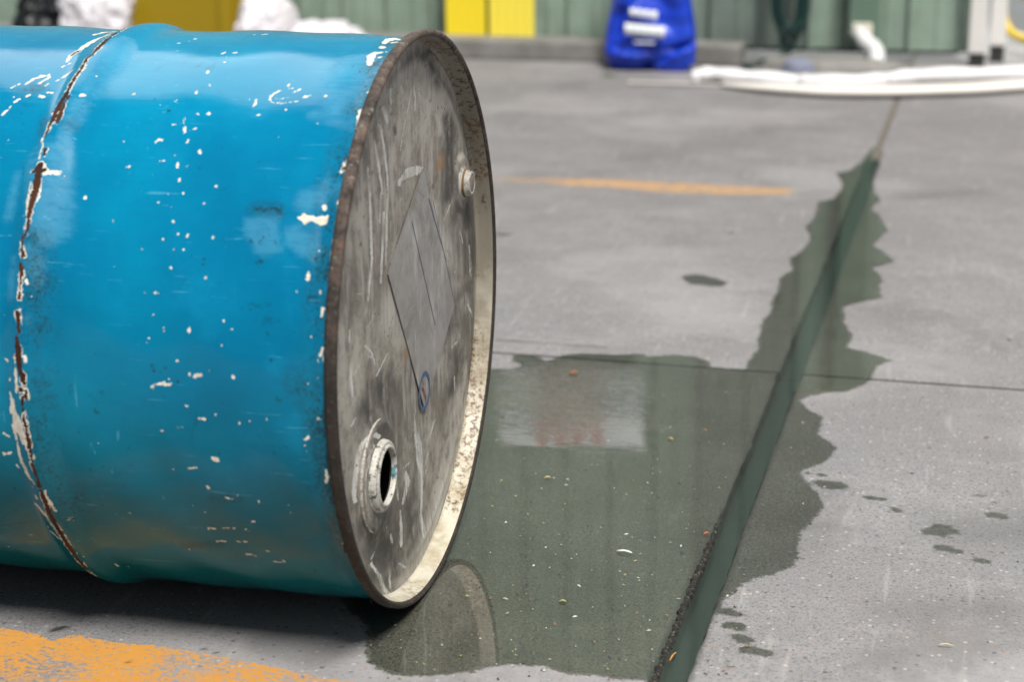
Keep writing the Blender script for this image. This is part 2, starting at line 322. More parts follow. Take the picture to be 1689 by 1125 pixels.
sat = c.mix(c.math('MULTIPLY', c.ramp(n2, .35, .65), .5), sat, c.mix(1.0, base, (.27, .29, .225), 'MULTIPLY')); sat = c.mix(c.ramp(c.noise(320, 4, .8), .46, .60, 0, .75), sat, (.012, .013, .011)); sat = c.mix(c.math('MULTIPLY', c.ramp(c.noise(410, 3, .8), .60, .68), .55), sat, (.22, .21, .17)); sat = c.mix(c.ramp(c.noise(85, 5, .8), .50, .66, 0, .5), sat, c.mix(.6, sat, (.012, .013, .010))); sat = c.mix(c.ramp(c.noise(120, 5, .8), .56, .70, 0, .4), sat, (.15, .15, .12))
base2 = c.mix(wetf, base, sat)
base2 = c.mix(c.math('MULTIPLY', c.attr('slot'), .93), base2, (.009, .024, .020))
base2 = c.mix(c.attr('sand'), base2, (.15, .13, .11))
base2 = c.mix(c.math('MULTIPLY', c.attr('dark'), .92), base2, (.016, .016, .013))
h = c.math('ADD', c.math('MULTIPLY', n3, .6), c.math('MULTIPLY', n4, .45)); h = c.math('SUBTRACT', h, c.math('MULTIPLY', fl, .5))
h = c.math('SUBTRACT', h, c.math('MULTIPLY', c.attr('dark'), 1.2))
mat_con = c.fin(base2, c.ramp(wetf, 0, 1, .85, .42, False), normal=c.bump(h, .45, .0015), spec=.35)
ground = from_np('ground', np.stack([X, Y, Z], -1).reshape(-1, 3), grid_faces(*UU.shape), mat_con, smooth=False)
ground['kind'] = 'structure'
for n_, f_ in (('wet', wet), ('drops', drops), ('yellow', yel), ('yellow_far', yfar), ('stain', stain), ('slot', slot), ('dark', dark), ('sand', ochre_sand)):
    setattr_f(ground, n_, f_.f)

# ------------------------------------------------------------------ standing rainwater
w = M('rainwater'); geo = w.obj
rip = w.noise(110, 3, .55, stretch=(.45, 1.5, 1), dist=.6)
big = w.noise(9, 2, .5, stretch=(.7, 1, 1))
gc = G(945, 655); calm = w.t.nodes.new('ShaderNodeVectorMath'); calm.operation = 'DISTANCE'; w.L(w.obj, calm.inputs[0]); calm.inputs[1].default_value = tuple(P(gc[0]-.02, gc[1]))
amp = w.ramp(calm.outputs['Value'], .04, .22, 1.0, .02)
hgt = w.math('ADD', w.math('MULTIPLY', rip, amp), w.math('MULTIPLY', big, .8))
bm_ = w.bump(hgt, .8, .0006)
lw = w.t.nodes.new('ShaderNodeLayerWeight'); lw.inputs['Blend'].default_value = .5; w.L(bm_, lw.inputs['Normal'])
frv = w.math('ADD', w.math('MULTIPLY', w.math('POWER', lw.outputs['Facing'], 5.0), .84), .16)
gl = w.t.nodes.new('ShaderNodeBsdfGlossy'); gl.inputs['Roughness'].default_value = .012; w.L(bm_, gl.inputs['Normal'])
tr = w.t.nodes.new('ShaderNodeBsdfTransparent'); tr.inputs[0].default_value = (.98, .99, .97, 1)
mx = w.t.nodes.new('ShaderNodeMixShader'); w.L(frv, mx.inputs[0]); w.L(tr.outputs[0], mx.inputs[1]); w.L(gl.outputs[0], mx.inputs[2]); w.t.nodes.remove(w.p); w.L(mx.outputs[0], w.out.inputs[0])
bm = bmesh.new()
from mathutils.geometry import delaunay_2d_cdt
vs = [Vector((float(q@np.array([DU[0], DV[0]])), float(q@np.array([DU[1], DV[1]])))) for q in pud_d]
res = delaunay_2d_cdt(vs, [], [list(range(len(vs)))], 1, 1e-6)
me = bpy.data.meshes.new('puddle'); me.from_pydata([(v.x, v.y, .0012) for v in res[0]], [], [tuple(f) for f in res[2]]); me.update()
puddle = link('puddle', me, w.m, smooth=False); puddle['kind'] = 'structure'
fix_normals(puddle)
if puddle.data.polygons[0].normal.z < 0: puddle.data.flip_normals()

bk_ = M('crumbled_arris'); bk_.fin(bk_.mix(bk_.ramp(bk_.noise(260, 4, .7), .52, .66), (.012, .011, .009), (.13, .12, .09)), .9, normal=bk_.bump(bk_.noise(300, 4, .7), 1.0, .003))
arr_pts = []; arr_r = []
for v in np.arange(-.21, .27, .0025):
    k = min(1, (.27-v)/.10); arr_pts.append(tuple(P(gu(v)-GW-.0008+rng.normal(0, .0009), v, .0004+rng.normal(0, .0004)))); arr_r.append((.0024+abs(rng.normal(0, .0008)))*(.35+.65*k))
arr = tube('slab_edge', arr_pts, arr_r, bk_.m, None, n=10); arr['kind'] = 'structure'
# grit, seeds and leaf crumbs lying about
mg = M('grit')
oi = mg.t.nodes.new('ShaderNodeAttribute'); oi.attribute_name = 'tone'
cr = mg.t.nodes.new('ShaderNodeValToRGB'); cr.color_ramp.interpolation = 'CONSTANT'; e = cr.color_ramp.elements; e[0].color = (.05, .05, .055, 1); e[1].position = .3; e[1].color = (.18, .20, .13, 1)
for pos, colr in ((.45, (.30, .28, .24, 1)), (.62, (.22, .13, .07, 1)), (.75, (.24, .22, .10, 1)), (.88, (.5, .48, .43, 1))):
    q = e.new(pos); q.color = colr
mg.L(oi.outputs['Fac'], cr.inputs[0]); mg.fin(cr.outputs[0], .6)
V, F, T = [], [], []
for k in range(470):
    if k < 350:
        y = 640+485*rng.random()**.7; x = 600+640*rng.random(); 
    else: y = 560+560*rng.random(); x = 560+1120*rng.random()
    g = G(x, y)
    if abs(g[0]-gu(g[1])) < .02 : continue
    r_ = .0008+.0013*rng.random()**3; el = 1+1.8*rng.random()**2; a = rng.random()*math.pi; ca, sa = math.cos(a), math.sin(a); cx = P(*g, .0012)
    b0 = len(V)
    for (ax, ay, az) in ((1, 0, 0), (.4, .8, .1), (-.6, .7, 0), (-1, -.1, .1), (-.3, -.8, 0), (.6, -.7, .1)):
        x_, y_ = ax*r_*el, ay*r_; V.append((cx[0]+x_*ca-y_*sa, cx[1]+x_*sa+y_*ca, .0008+az*r_))
    V.append((cx[0], cx[1], .0012+r_*.7)); F += [(b0+i, b0+(i+1) % 6, b0+6) for i in range(6)]; T += [rng.random()]*7
grit = from_np('grit', V, F, mg.m, smooth=False); setattr_f(grit, 'tone', T)
tag(grit, 'scattered specks of grit and leaf crumbs on the wet concrete', 'grit', kind='stuff')
def leaf(name, x, y, L, wd, ang, colr, label, cat, z=.003, bend=.002):
    m = M(name+'_skin'); m.fin(m.mix(m.noise(300), colr, tuple(q*.6 for q in colr)), .6)
    n = 9; V = []; ca, sa = math.cos(ang), math.sin(ang); g = P(*G(x, y), z)
    for top in (.0, .0005):
        for i in range(n):
            t = i/(n-1); wdt = wd*math.sin(math.pi*min(max(t, .03), .97))**.7; zz = bend*math.sin(3*t)+top
            for sgn in (-1, 0, 1):
                a, b = (t-.5)*L, sgn*wdt*(1+.2*math.sin(9*t)); V.append((a*ca-b*sa, a*sa+b*ca, zz-.0004*abs(sgn)))
    F = []
    for i in range(n-1):
        for j in range(2):
            a = i*3+j; F.append((a, a+3, a+4, a+1)); a += n*3; F.append((a, a+1, a+4, a+3))
    rim_ = [i*3 for i in range(n)] + [i*3+2 for i in range(n)][::-1]
    rim_ = rim_+[rim_[0]]
    for a, b in zip(rim_[:-1], rim_[1:]): F.append((a, b, b+n*3, a+n*3))
    o = from_np(name, V, F, m.m); o.location = g; return tag(fix_normals(o), label, cat)
leaf('straw', 1110, 1087, .019, .0007, math.radians(78), (.75, .36, .08), 'short orange straw lying in the water-filled slot', 'straw', z=.002)
leaf('leaf', 1165, 885, .008, .002, .6, (.45, .12, .06), 'tiny red-brown leaf on the left edge of the slot', 'leaf')
leaf('leaf', 946, 618, .014, .004, .3, (.40, .15, .04), 'brown leaf scrap beside the white reflection in the puddle', 'leaf')
leaf('paper_scrap', 1030, 915, .018, .0022, -.15, (.8, .78, .75), 'white paper scrap floating in the puddle right of the drum', 'paper scrap')
leaf('straw', 1560, 1070, .015, .001, .05, (.7, .6, .42), 'pale straw on the dry concrete at lower right', 'straw')
leaf('leaf', 903, 791, .008, .002, .2, (.55, .5, .2), 'small yellow leaf in the puddle below the white reflection', 'leaf', z=.002)
leaf('leaf', 1106, 727, .008, .0018, -.3, (.5, .38, .16), 'small tan leaf in the puddle between reflection and slot', 'leaf', z=.002)
leaf('leaf', 928, 996, .008, .002, .1, (.35, .35, .12), 'small olive leaf in the puddle near the drum rim', 'leaf', z=.002)

# ================================================================== THE DRUM
drum = thing('steel_drum', (0, 0, 0), 'dented blue steel drum lying on its side on the concrete, paint chipped, one bung open onto an added black liner', 'drum')
RB = .286; HS = .296
def hoop(s):
    o = np.zeros_like(s)
    for c0 in (HS, .88-HS):
        d = s-c0
        o += .0074*np.exp(-(np.abs(d)/.0165)**2.6)
    o -= .0012*np.exp(-((s-.024)/.006)**2)
    return o
s_ax = np.concatenate([np.arange(.012, .43, .00135), np.linspace(.432, .868, 90)])
t_f = np.arange(math.radians(58), math.radians(268), .00135/RB)
t_c = np.linspace(math.radians(268), math.radians(58+360), 110)[1:-1]
th = np.concatenate([t_f, t_c])
SS, TT = np.meshgrid(s_ax, th, indexing='ij')
RR = RB + hoop(SS) + .0012*np.sin(SS*23+TT*3)*np.sin(TT*5+1) + .0006*np.sin(SS*61+TT*11)
# shallow dents, mostly near the top
for (x, y, r_, d_) in [(290,110,.05,.0022),(350,100,.035,-.0012),(420,150,.05,.0018),(500,105,.04,.0012),(200,330,.05,.0015),(500,420,.06,.0022),(120,560,.05,.002),(400,640,.09,.0015),(230,880,.06,.002),(540,180,.03,-.001),(180,120,.03,.002),(60,380,.04,.0015)]:
    q = DR(x, y); RR -= d_*np.exp(-((SS-q[0])**2+(TT*RB-q[1])**2)/r_**2)
V = np.stack([-SS, RR*np.cos(TT), RC+RR*np.sin(TT)], -1).reshape(-1, 3)
AR = TT*RB
def z1(x, y): return DR(x*.3378, y*.3378)
def z2(x, y): return DR(x*.3378, 380+y*.3378)
def z3(x, y): return DR(x*.3378, 745+y*.3378)
def z4(x, y): return DR(500+x/3.75, 20+y/3.75)
def z5(x, y): return DR(500+x/2.96, 320+y/2.96)
def z6(x, y): return DR(500+x/2.96, 680+y/2.96)
K = .3378/1640.
chip = Field(SS, AR, -4); rust = Field(SS, AR, -4); pale = Field(SS, AR, 0); dirt = Field(SS, AR, 0); speck = Field(SS, AR, -4)
C1 = [[(460,170,10),(520,155,13),(590,150,7)],[(325,295,7),(350,265,14),(385,245,18),(420,222,18),(470,195,14),(540,168,7)],[(303,318,5),(340,305,8)],
 [(125,405,6),(160,378,9),(240,355,5)],[(150,385,5),(200,362,9),(243,360,4)],[(190,400,4),(240,368,5)],[(275,385,4),(310,368,8),(340,352,6),(360,338,4)],[(215,415,4),(235,398,4)],[(50,428,3),(95,406,5)],[(193,463,12),(212,467,9)],[(228,443,6),(252,447,5)],[(72,494,9),(98,480,9)],[(130,464,8),(146,457,7)],[(46,524,6),(54,516,5)],[(12,556,8),(38,535,6)],
 [(402,485,7),(418,480,7)],[(478,385,3)],[(646,460,6),(661,454,7)],[(725,466,3)],[(950,189,4),(965,186,4)],[(866,212,3),(875,210,3)],[(864,246,3),(878,247,4)],[(1086,258,7),(1096,254,5)],[(1140,253,6),(1156,251,5)],[(1097,273,3),(1108,273,4)],[(1280,171,5),(1303,169,4)],[(1243,170,4)],[(1367,257,3)],[(1094,300,6),(1104,301,5)],[(1147,300,6)],
 [(1012,352,9),(1018,345,6),(1008,362,5)],[(1024,412,6),(1022,421,4)],[(961,444,5),(958,456,6)],[(855,492,4),(862,486,4)],[(868,499,4)],[(962,554,8),(974,557,6)],[(1020,548,5),(1022,558,6)],[(1008,558,4)],[(903,572,6),(898,588,7),(897,596,5)],[(843,606,5),(854,605,5)],[(902,620,6),(899,634,8),(901,644,5)],[(927,631,3)],[(941,630,3),(957,625,5)],
 [(917,680,5),(914,690,7),(911,698,4)],[(770,681,8),(786,681,8)],[(760,693,4)],[(973,734,4),(975,745,6)],[(853,752,3)],[(780,782,4),(806,783,4)],[(766,800,4),(772,793,4)],[(866,790,4),(862,804,8),(866,812,5)],[(903,807,2)],[(915,808,2)],[(619,810,4),(630,810,5)],[(873,867,4),(874,878,5)],[(745,851,3)],[(889,930,3),(890,938,4)],[(928,934,3)],[(818,943,3)],[(418,955,5),(414,966,6)],[(1053,905,4),(1055,912,4)],[(1183,933,2)],[(725,999,2.5)],[(770,985,3.5)],[(835,1008,3)],[(548,1073,3),(549,1082,3)],[(842,1078,3),(845,1083,3)],[(993,990,2)],[(665,630,3)],[(603,690,4)],[(575,883,2)],
 [(1410,395,4),(1405,410,5),(1425,420,4)],[(1430,441,4),(1462,427,3)],[(1362,430,3),(1328,443,7),(1314,468,8),(1328,489,7),(1395,492,4),(1452,486,3)],[(1330,468,4),(1440,467,3)],[(1478,469,3),(1512,462,4)],[(1590,467,6)],[(1247,472,4),(1244,495,6),(1232,512,6)],[(1252,552,5),(1264,551,4)],[(1395,528,5)],[(1404,610,2)],
 [(1583,1005,10),(1582,1018,9)],[(148,857,3),(165,853,7),(200,850,12)],[(230,830,14),(235,865,14),(262,858,11),(290,856,9),(318,862,4)],[(290,850,6),(308,845,4)],[(300,868,3),(320,870,2)],[(1650,985,8),(1653,1010,8)],[(168,900,6),(158,950,7),(150,1000,8),(145,1060,6)],[(222,930,4),(205,980,8),(190,1010,5)],[(218,700,7),(222,720,5),(212,770,6),(208,800,5)],[(360,395,4),(400,345,4),(425,315,4)],[(250,600,3),(235,660,5),(215,705,5)]]
C2 = [[(150,20,6),(160,35,8)],[(100,210,4),(100,220,4)],[(145,250,9),(152,265,7)],[(113,320,7),(116,340,7)],[(112,378,5),(114,388,5)],[(138,610,11),(146,632,10)],[(97,430,5),(98,465,4)],[(90,590,4),(92,650,7),(96,720,8),(98,785,5)],[(30,626,6),(44,632,8)],[(50,665,3)],[(18,849,4),(24,853,4)],
 [(52,775,5),(62,800,12),(75,850,14),(78,900,12),(90,970,14)],[(62,860,10),(60,890,6)],[(80,860,8),(110,920,10),(125,960,14),(150,1050,8)],[(95,910,11),(108,960,13),(128,1020,12)],[(70,950,6),(85,1000,10),(100,1060,8),(112,1130,8)],[(22,990,4),(42,1003,8)],[(16,1083,4),(44,1090,4)],[(18,493,4)],[(60,720,4),(50,735,4)],
 [(868,15,5)],[(914,18,5),(914,27,5)],[(1034,31,3),(1046,29,3)],[(795,35,4),(796,42,3)],[(754,72,4)],[(1097,77,4.5)],[(867,86,4.5)],[(845,92,3)],[(694,92,2)],[(556,177,4)],[(829,180,5),(834,187,5)],[(1001,230,4)],[(700,302,4),(709,303,4)],[(756,304,3),(766,304,3)],[(615,327,4)],[(866,329,4)],[(745,412,2)],[(1090,437,4),(1091,450,3)],[(1127,483,3)],[(795,478,5),(798,487,4)],[(922,476,6),(921,493,8)],[(718,527,4),(727,529,4)],[(713,547,3)],[(1004,452,1.5)],[(1037,573,2.5)],[(1082,562,2.5)],[(863,637,7),(869,640,6)],[(1021,683,3),(1021,692,4)],[(948,714,9),(962,706,7),(977,709,6)],[(923,700,3),(924,710,3)],[(1137,715,5),(1138,722,5)],[(740,768,8)],[(748,750,5)],[(770,752,4),(800,749,7),(808,757,7),(836,751,5)],[(710,768,3)],[(902,858,5),(912,865,4)],[(1051,902,3),(1051,909,4)],[(985,922,8),(996,928,9)],[(968,923,4)],[(1165,938,3),(1167,946,4)],[(1304,917,4),(1304,925,4)],[(772,982,3),(797,980,4)],[(860,967,4),(877,966,3),(890,963,5)],[(956,1066,3),(960,1076,3)],[(1035,1115,8),(1055,1120,10)],[(1503,198,4),(1500,235,5)],[(1449,292,6),(1449,301,6)],[(1573,382,5),(1567,422,5)],[(1601,392,8),(1603,440,8)],[(1575,510,3),(1574,520,3)],[(1518,518,2)],[(1535,495,2)],[(1578,575,8),(1568,595,8),(1560,612,5)],[(1550,635,4),(1553,645,4)],[(1588,665,6)],[(1550,722,4),(1553,730,3)],[(1500,745,3),(1500,757,3)],[(1462,880,3)],[(1545,930,3),(1555,918,3),(1570,930,3)],[(1490,1022,6),(1502,1012,8)],[(1490,1050,3)],[(1495,1080,3),(1496,1092,3)],[(1470,950,2)],[(1560,290,4),(1562,310,4)],[(165,325,3),(172,320,3)]]
C3 = [[(98,-5,8),(112,30,12),(135,75,13),(150,105,13),(180,130,5)],[(60,0,5),(25,10,6)],[(85,62,7),(95,72,6)],[(168,145,4),(172,155,4)],[(235,160,5),(240,190,8),(262,225,9),(285,262,8)],[(186,190,6),(195,225,6)],[(178,245,8),(200,262,14),(225,285,16),(240,295,10)],[(240,300,5),(280,352,5),(330,430,6),(390,522,4)],[(248,382,7),(270,392,10),(290,405,6)],[(235,357,4),(240,362,4)],[(135,404,4),(150,408,5),(165,413,3)],[(205,92,3),(212,90,3)],
 [(1035,42,7),(1050,44,10),(1062,48,5)],[(842,95,6),(852,96,5)],[(914,86,4),(935,84,5),(962,80,4)],[(1012,170,5),(1018,178,6)],[(1105,222,4),(1115,232,7),(1145,231,4)],[(1160,216,2)],[(1263,245,3),(1264,251,3)],[(1358,233,2)],[(1405,263,3)],[(1422,303,3)],[(1233,342,5),(1243,341,4)],[(938,270,3),(943,276,3)],[(998,300,2)],[(1018,375,4),(1018,382,4)],[(1035,378,5),(1052,378,5)],[(1072,378,4),(1105,375,5),(1145,375,5)],[(1198,379,7),(1212,383,5)],[(1058,440,5),(1080,438,7),(1104,440,4)],[(1138,441,5)],[(1155,438,4),(1172,441,5)],[(1194,440,4),(1205,440,4)],[(1007,441,2.5)],[(1205,500,4),(1235,502,7),(1250,510,4)],[(1303,483,3),(1312,485,3)],[(1342,535,4),(1370,539,5),(1390,534,4)],[(1385,528,4)],[(998,485,2)],[(1250,556,3)],[(1633,588,3)],[(562,553,4),(575,563,5)],[(620,568,3),(632,572,3)],[(1594,92,5),(1598,120,9),(1596,152,7)],[(1515,88,4),(1521,100,4)],[(1495,5,3)],[(630,308,2)],[(1296,510,3)]]
for fn, L in ((z1, C1), (z2, C2), (z3, C3)):
    for s_ in L: chip.stroke([fn(x, y) for x, y, r_ in s_], [max(r_, 2.2)*K*.86 for x, y, r_ in s_])
chip.poly([z1(*q) for q in [(1447,1056),(1470,1050),(1478,1034),(1500,1045),(1540,1055),(1598,1048),(1597,1066),(1588,1092),(1560,1092),(1515,1076),(1482,1098),(1468,1078)]])
K4 = 1/3.75/1640.
for s_ in [[(498,190,8),(530,165,14),(575,152,12),(622,165,8)],[(560,180,12),(600,180,8)],[(485,215,12),(495,210,10)],[(410,312,11),(420,270,16),(440,250,12),(478,245,8)],[(475,275,8)],[(438,445,9),(420,480,6),(408,492,6)],[(403,555,9),(395,600,11)],[(352,605,10),(360,650,14),(345,700,13),(340,742,6)],[(380,620,12),(370,670,10)],[(512,244,3),(530,245,3)],[(0,517,5),(28,512,6),(44,506,3)],[(140,515,8)]]:
    chip.stroke([z4(x, y) for x, y, r_ in s_], [r_*K4*1.5 for x, y, r_ in s_])
K5 = 1/2.96/1640.
for s_ in [[(170,40,5),(170,52,5)],[(185,100,10),(168,140,14),(172,180,10),(160,215,4)],[(100,60,12)]]:
    chip.stroke([z5(x, y) for x, y, r_ in s_], [r_*K5 for x, y, r_ in s_])
chip.stroke([z6(265, 800), z6(285, 818)], 9*K5)
R1 = [[(745,117,4),(690,128,5),(640,150,8),(590,180,8),(540,215,11),(500,255,13),(460,295,8),(430,310,6),(405,360,12),(368,405,11),(345,450,10)],[(350,445,7),(330,480,14),(305,520,17),(280,570,16),(262,610,10),(245,650,7),(228,692,4)],[(345,495,8),(320,540,7),(305,590,9),(290,620,9)],[(240,745,8),(233,775,5)],[(215,822,12),(208,840,20),(205,865,18),(200,900,22),(192,940,20),(180,985,17),(165,1030,11),(155,1075,9),(152,1130,7)],[(175,855,8),(238,850,10)],[(345,268,5),(395,243,6)],[(365,255,8)],[(490,165,4),(545,152,5)]]
R2 = [[(150,-5,7),(142,30,8)],[(125,35,6),(122,80,6),(128,130,8)],[(118,170,8),(122,215,8),(114,260,5),(112,330,6)],[(105,405,9),(106,440,12),(106,488,9)],[(102,515,9),(104,560,15),(108,620,16),(114,660,13),(128,700,11),(138,740,7)],[(118,765,6),(145,770,9),(150,800,9)],[(125,800,5),(132,850,6),(140,920,7),(150,980,8),(165,1040,9),(178,1130,8)],
      [(1612,440,8),(1604,500,13),(1606,560,12),(1604,620,13),(1606,668,14)],[(1640,30,6),(1628,120,5),(1622,200,6)]]
R3 = [[(170,-5,8),(180,40,7),(200,110,7),(215,165,9),(235,220,12),(255,270,14),(280,320,14),(310,375,16),(340,430,15),(365,465,14),(400,510,12),(440,555,8),(490,585,6),(530,612,4)],[(300,298,2),(360,318,2)]]
for fn, L in ((z1, R1), (z2, R2), (z3, R3)):
    for s_ in L: rust.stroke([fn(x, y) for x, y, r_ in s_], [r_*K for x, y, r_ in s_])
for s_ in [[(205,590,9),(207,615,11)],[(200,655,8),(220,690,18),(240,715,14)],[(235,650,6),(245,700,8)]]:
    rust.stroke([z6(x, y) for x, y, r_ in s_], [r_*K5 for x, y, r_ in s_])
for s_ in [[(260,905,6),(255,960,6),(240,985,4)],[(280,960,4),(285,1010,4)]]: rust.stroke([z4(x, y) for x, y, r_ in s_], [r_*K4 for x, y, r_ in s_])
D1 = [(752,482,4),(825,540,5),(835,430,4),(387,870,3),(385,905,3),(452,890,3),(1345,398,3),(905,345,3),(100,930,2),(1265,790,3)]
D2 = [(1222,50,11),(1280,35,9),(1272,50,11),(1250,155,13),(1268,150,13),(1258,175,6),(992,145,8),(990,160,7),(738,665,7),(748,688,9),(785,695,5),(803,672,3),(885,690,2),(885,720,2),(483,794,5),(496,799,5),(316,792,6),(463,870,8),(465,892,8),(863,743,5),(903,748,4),(1384,1055,6),(1396,1059,6),(1335,1050,4),(1345,1088,4),(1350,822,7),(1366,830,5),(1080,850,5),(1095,858,3),(627,1073,3),(800,820,3),(1540,130,10),(1570,128,8),(1300,500,5),(955,675,3),(460,605,2),(1190,480,2),(1320,635,3),(740,940,2),(385,985,5)]
D3 = [(480,240,5),(495,270,7),(1290,587,7),(1125,520,6),(1160,512,10),(1170,500,6),(1080,340,7),(1300,512,5),(1540,578,10),(75,178,14),(1270,525,4),(1340,8,5),(570,428,5),(440,60,5),(442,90,6),(490,75,3)]
for fn, L in ((z1, D1), (z2, D2), (z3, D3)):
    for x, y, r_ in L: speck.stroke([fn(x, y)], r_*K*.9)
speck.stroke([z3(80,252), z3(130,262), z3(180,268)], .0006); speck.stroke([z3(15,360), z3(110,352), z3(200,335)], .0006); speck.stroke([z3(290,300), z3(330,297)], .0007)
speck.stroke([z1(1230,1022), z1(1290,1016), z1(1365,1020)], .0008); speck.stroke([z4(345,350), z4(350,360)], .001)
for a in [(390,330),(405,350),(420,325),(400,362),(440,315),(455,320)]: speck.stroke([z4(*a), z4(a[0]+8, a[1]-12)], .0011)
for fn, L, rr, so in ((z1, [(600,225,30),(570,290,36),(530,350,40)], 1, .020), (z1, [(480,400,40),(460,450,45)], 1, .018), (z1, [(400,520,45),(380,575,40),(340,600,25)], 1, .016), (z1, [(325,650,22),(310,720,32),(290,745,20)], 1, .014), (z1, [(305,940,30),(290,980,30),(300,1000,20)], 1, .014),
        (z1, [(1500,980,50),(1600,930,40),(1640,920,30)], 1, .02), (z2, [(150,90,25),(185,180,38),(190,240,30)], 1, .015), (z2, [(150,430,14),(150,440,12)], 1, .01), (z2, [(75,140,14),(70,200,20),(62,330,12)], 1, .015), (z1, [(90,850,14),(60,980,20),(40,1060,20)], 1, .015), (z4, [(60,640,30),(200,670,40),(320,700,30)], .75, .012), (z4, [(250,440,120),(330,300,70)], .75, .03), (z4, [(40,1110,10),(150,1115,12)], .75, .01), (z1, [(1640,420,40),(1640,560,30)], 1, .03)):
    pale.stroke([fn(x, y) for x, y, r_ in L], [r_*K*rr for x, y, r_ in L], so)
for fn, L, so in ((z2, [(190,60,30),(200,300,50),(190,480,55),(210,650,60),(220,820,45),(230,1000,50),(240,1124,45)], .03), (z3, [(260,60,40),(330,200,50),(400,330,50)], .03), (z2, [(180,40,25),(190,110,20)], .012), (z1, [(215,600,20),(205,660,16)], .008), (z1, [(350,620,25),(380,630,14)], .01), (z1, [(180,420,30),(120,440,25)], .012),
        (z1, [(1240,1020,20),(1350,1030,25)], .012), (z2, [(1480,760,45),(1540,800,50),(1590,900,50)], .03), (z2, [(1560,200,30),(1600,260,35),(1530,330,30)], .02), (z3, [(1600,200,40),(1640,400,40)], .04), (z2, [(1600,650,35),(1610,800,45),(1610,1000,45),(1630,1120,40)], .025), (z1, [(1600,900,30),(1640,850,25)], .02), (z3, [(1040,240,12),(1110,235,20),(1180,240,8)], .012), (z3, [(1080,450,14),(900,462,10)], .01)):
    dirt.stroke([fn(x, y) for x, y, r_ in L], [r_*K for x, y, r_ in L], so)
pale.poly([z2(*q) for q in [(1190,-60),(1290,-72),(1360,-66),(1352,0),(1372,95),(1300,125),(1245,108),(1230,60),(1195,20)]], .014)
pale.poly([z2(*q) for q in [(1398,-12),(1470,-30),(1560,-20),(1556,40),(1580,100),(1530,150),(1455,112),(1390,60)]], .014)
pale.stroke([z1(245,800), z1(262,1080)], .022, .02)
dirt.f = np.maximum(dirt.f, np.clip(1-(SS.ravel()-.017)/.022, 0, 1)*.85)

d = M('chipped_blue_enamel')
nA = d.noise(3.2, 5, .6); nB = d.noise(14, 6, .65); nC = d.noise(170, 5, .7); nD = d.noise(700, 3, .6)
lines = d.noise(16, 5, .65, stretch=(1.0, 9, 9)); fine = d.noise(60, 4, .7, stretch=(.35, 4, 4)); wipe = d.noise(38, 5, .65, stretch=(.8, 6, 6, (0, .15, .9)))
blue = d.mix(d.ramp(nA, .35, .65), (.0003, .148, .295), (.0003, .225, .39))
blue = d.mix(d.math('MULTIPLY', d.ramp(lines, .48, .72), .45), blue, (.002, .165, .30))
blue = d.mix(d.math('MULTIPLY', d.ramp(nB, .52, .74), .5), blue, (.004, .22, .40))
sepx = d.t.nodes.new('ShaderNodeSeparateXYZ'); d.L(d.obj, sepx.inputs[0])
low = d.ramp(d.math('ADD', sepx.outputs[2], d.math('MULTIPLY', nB, .16)), .50, .14)      # shade of the drum's lower half, painted in as dark teal
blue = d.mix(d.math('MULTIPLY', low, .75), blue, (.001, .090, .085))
blue = d.mix(d.math('MULTIPLY', d.ramp(nC, .56, .8), .35), blue, (.004, .10, .22))
pl = d.math('MULTIPLY', d.ramp(d.math('ADD', d.attr('pale'), d.math('MULTIPLY', d.math('SUBTRACT', nC, .5), .8)), .2, .75), d.ramp(d.math('ADD', d.math('MULTIPLY', nB, .6), d.math('MULTIPLY', wipe, .5)), .46, .60))
blue = d.mix(d.math('MULTIPLY', pl, .20), blue, (.12, .42, .60))
dm = d.math('MULTIPLY', d.attr('dirt'), d.ramp(d.math('ADD', d.math('MULTIPLY', nB, .55), d.math('MULTIPLY', nC, .45)), .36, .66))
blue = d.mix(d.math('MULTIPLY', dm, .85), blue, (.012, .065, .085))
spk = d.math('MULTIPLY', d.attr('dirt'), d.ramp(d.math('ADD', d.math('MULTIPLY', d.noise(300, 4, .75), .6), d.math('MULTIPLY', nB, .4)), .50, .58)); blue = d.mix(d.math('MULTIPLY', spk, .85), blue, (.010, .022, .022))
smg = d.math('MULTIPLY', d.ramp(d.noise(34, 5, .75, dist=.6), .60, .72), d.ramp(d.noise(5, 3, .6), .45, .6)); blue = d.mix(d.math('MULTIPLY', smg, .5), blue, (.004, .06, .10))
edge_n = d.math('ADD', d.math('MULTIPLY', d.math('SUBTRACT', d.noise(340, 4, .7), .5), 5.5), d.math('MULTIPLY', d.math('SUBTRACT', d.noise(120, 3, .6), .5), 5.0))
cm = d.ramp(d.math('ADD', d.attr('chip'), edge_n), -.05, .18)
rm = d.ramp(d.math('ADD', d.attr('rust'), d.math('MULTIPLY', edge_n, 1.3)), -.15, .15)
rim_w = d.math('MULTIPLY', d.math('SUBTRACT', d.ramp(d.math('ADD', d.attr('rust'), d.math('MULTIPLY', edge_n, 1.3)), -1.5, -1.2), rm), d.ramp(d.noise(55, 3, .6), .47, .55))
sm = d.ramp(d.math('ADD', d.attr('speck'), d.math('MULTIPLY', edge_n, 1.5)), -.5, 1.2)
h1 = d.math('MULTIPLY', d.ramp(d.noise(70, 3, .55, stretch=(.22, 5, 5, (0, .25, .2))), .675, .71), d.ramp(nB, .45, .55)); h2 = d.math('MULTIPLY', d.ramp(d.noise(60, 3, .55, stretch=(3, 3, .25, (0, .5, 0))), .68, .71), d.ramp(nA, .48, .58))
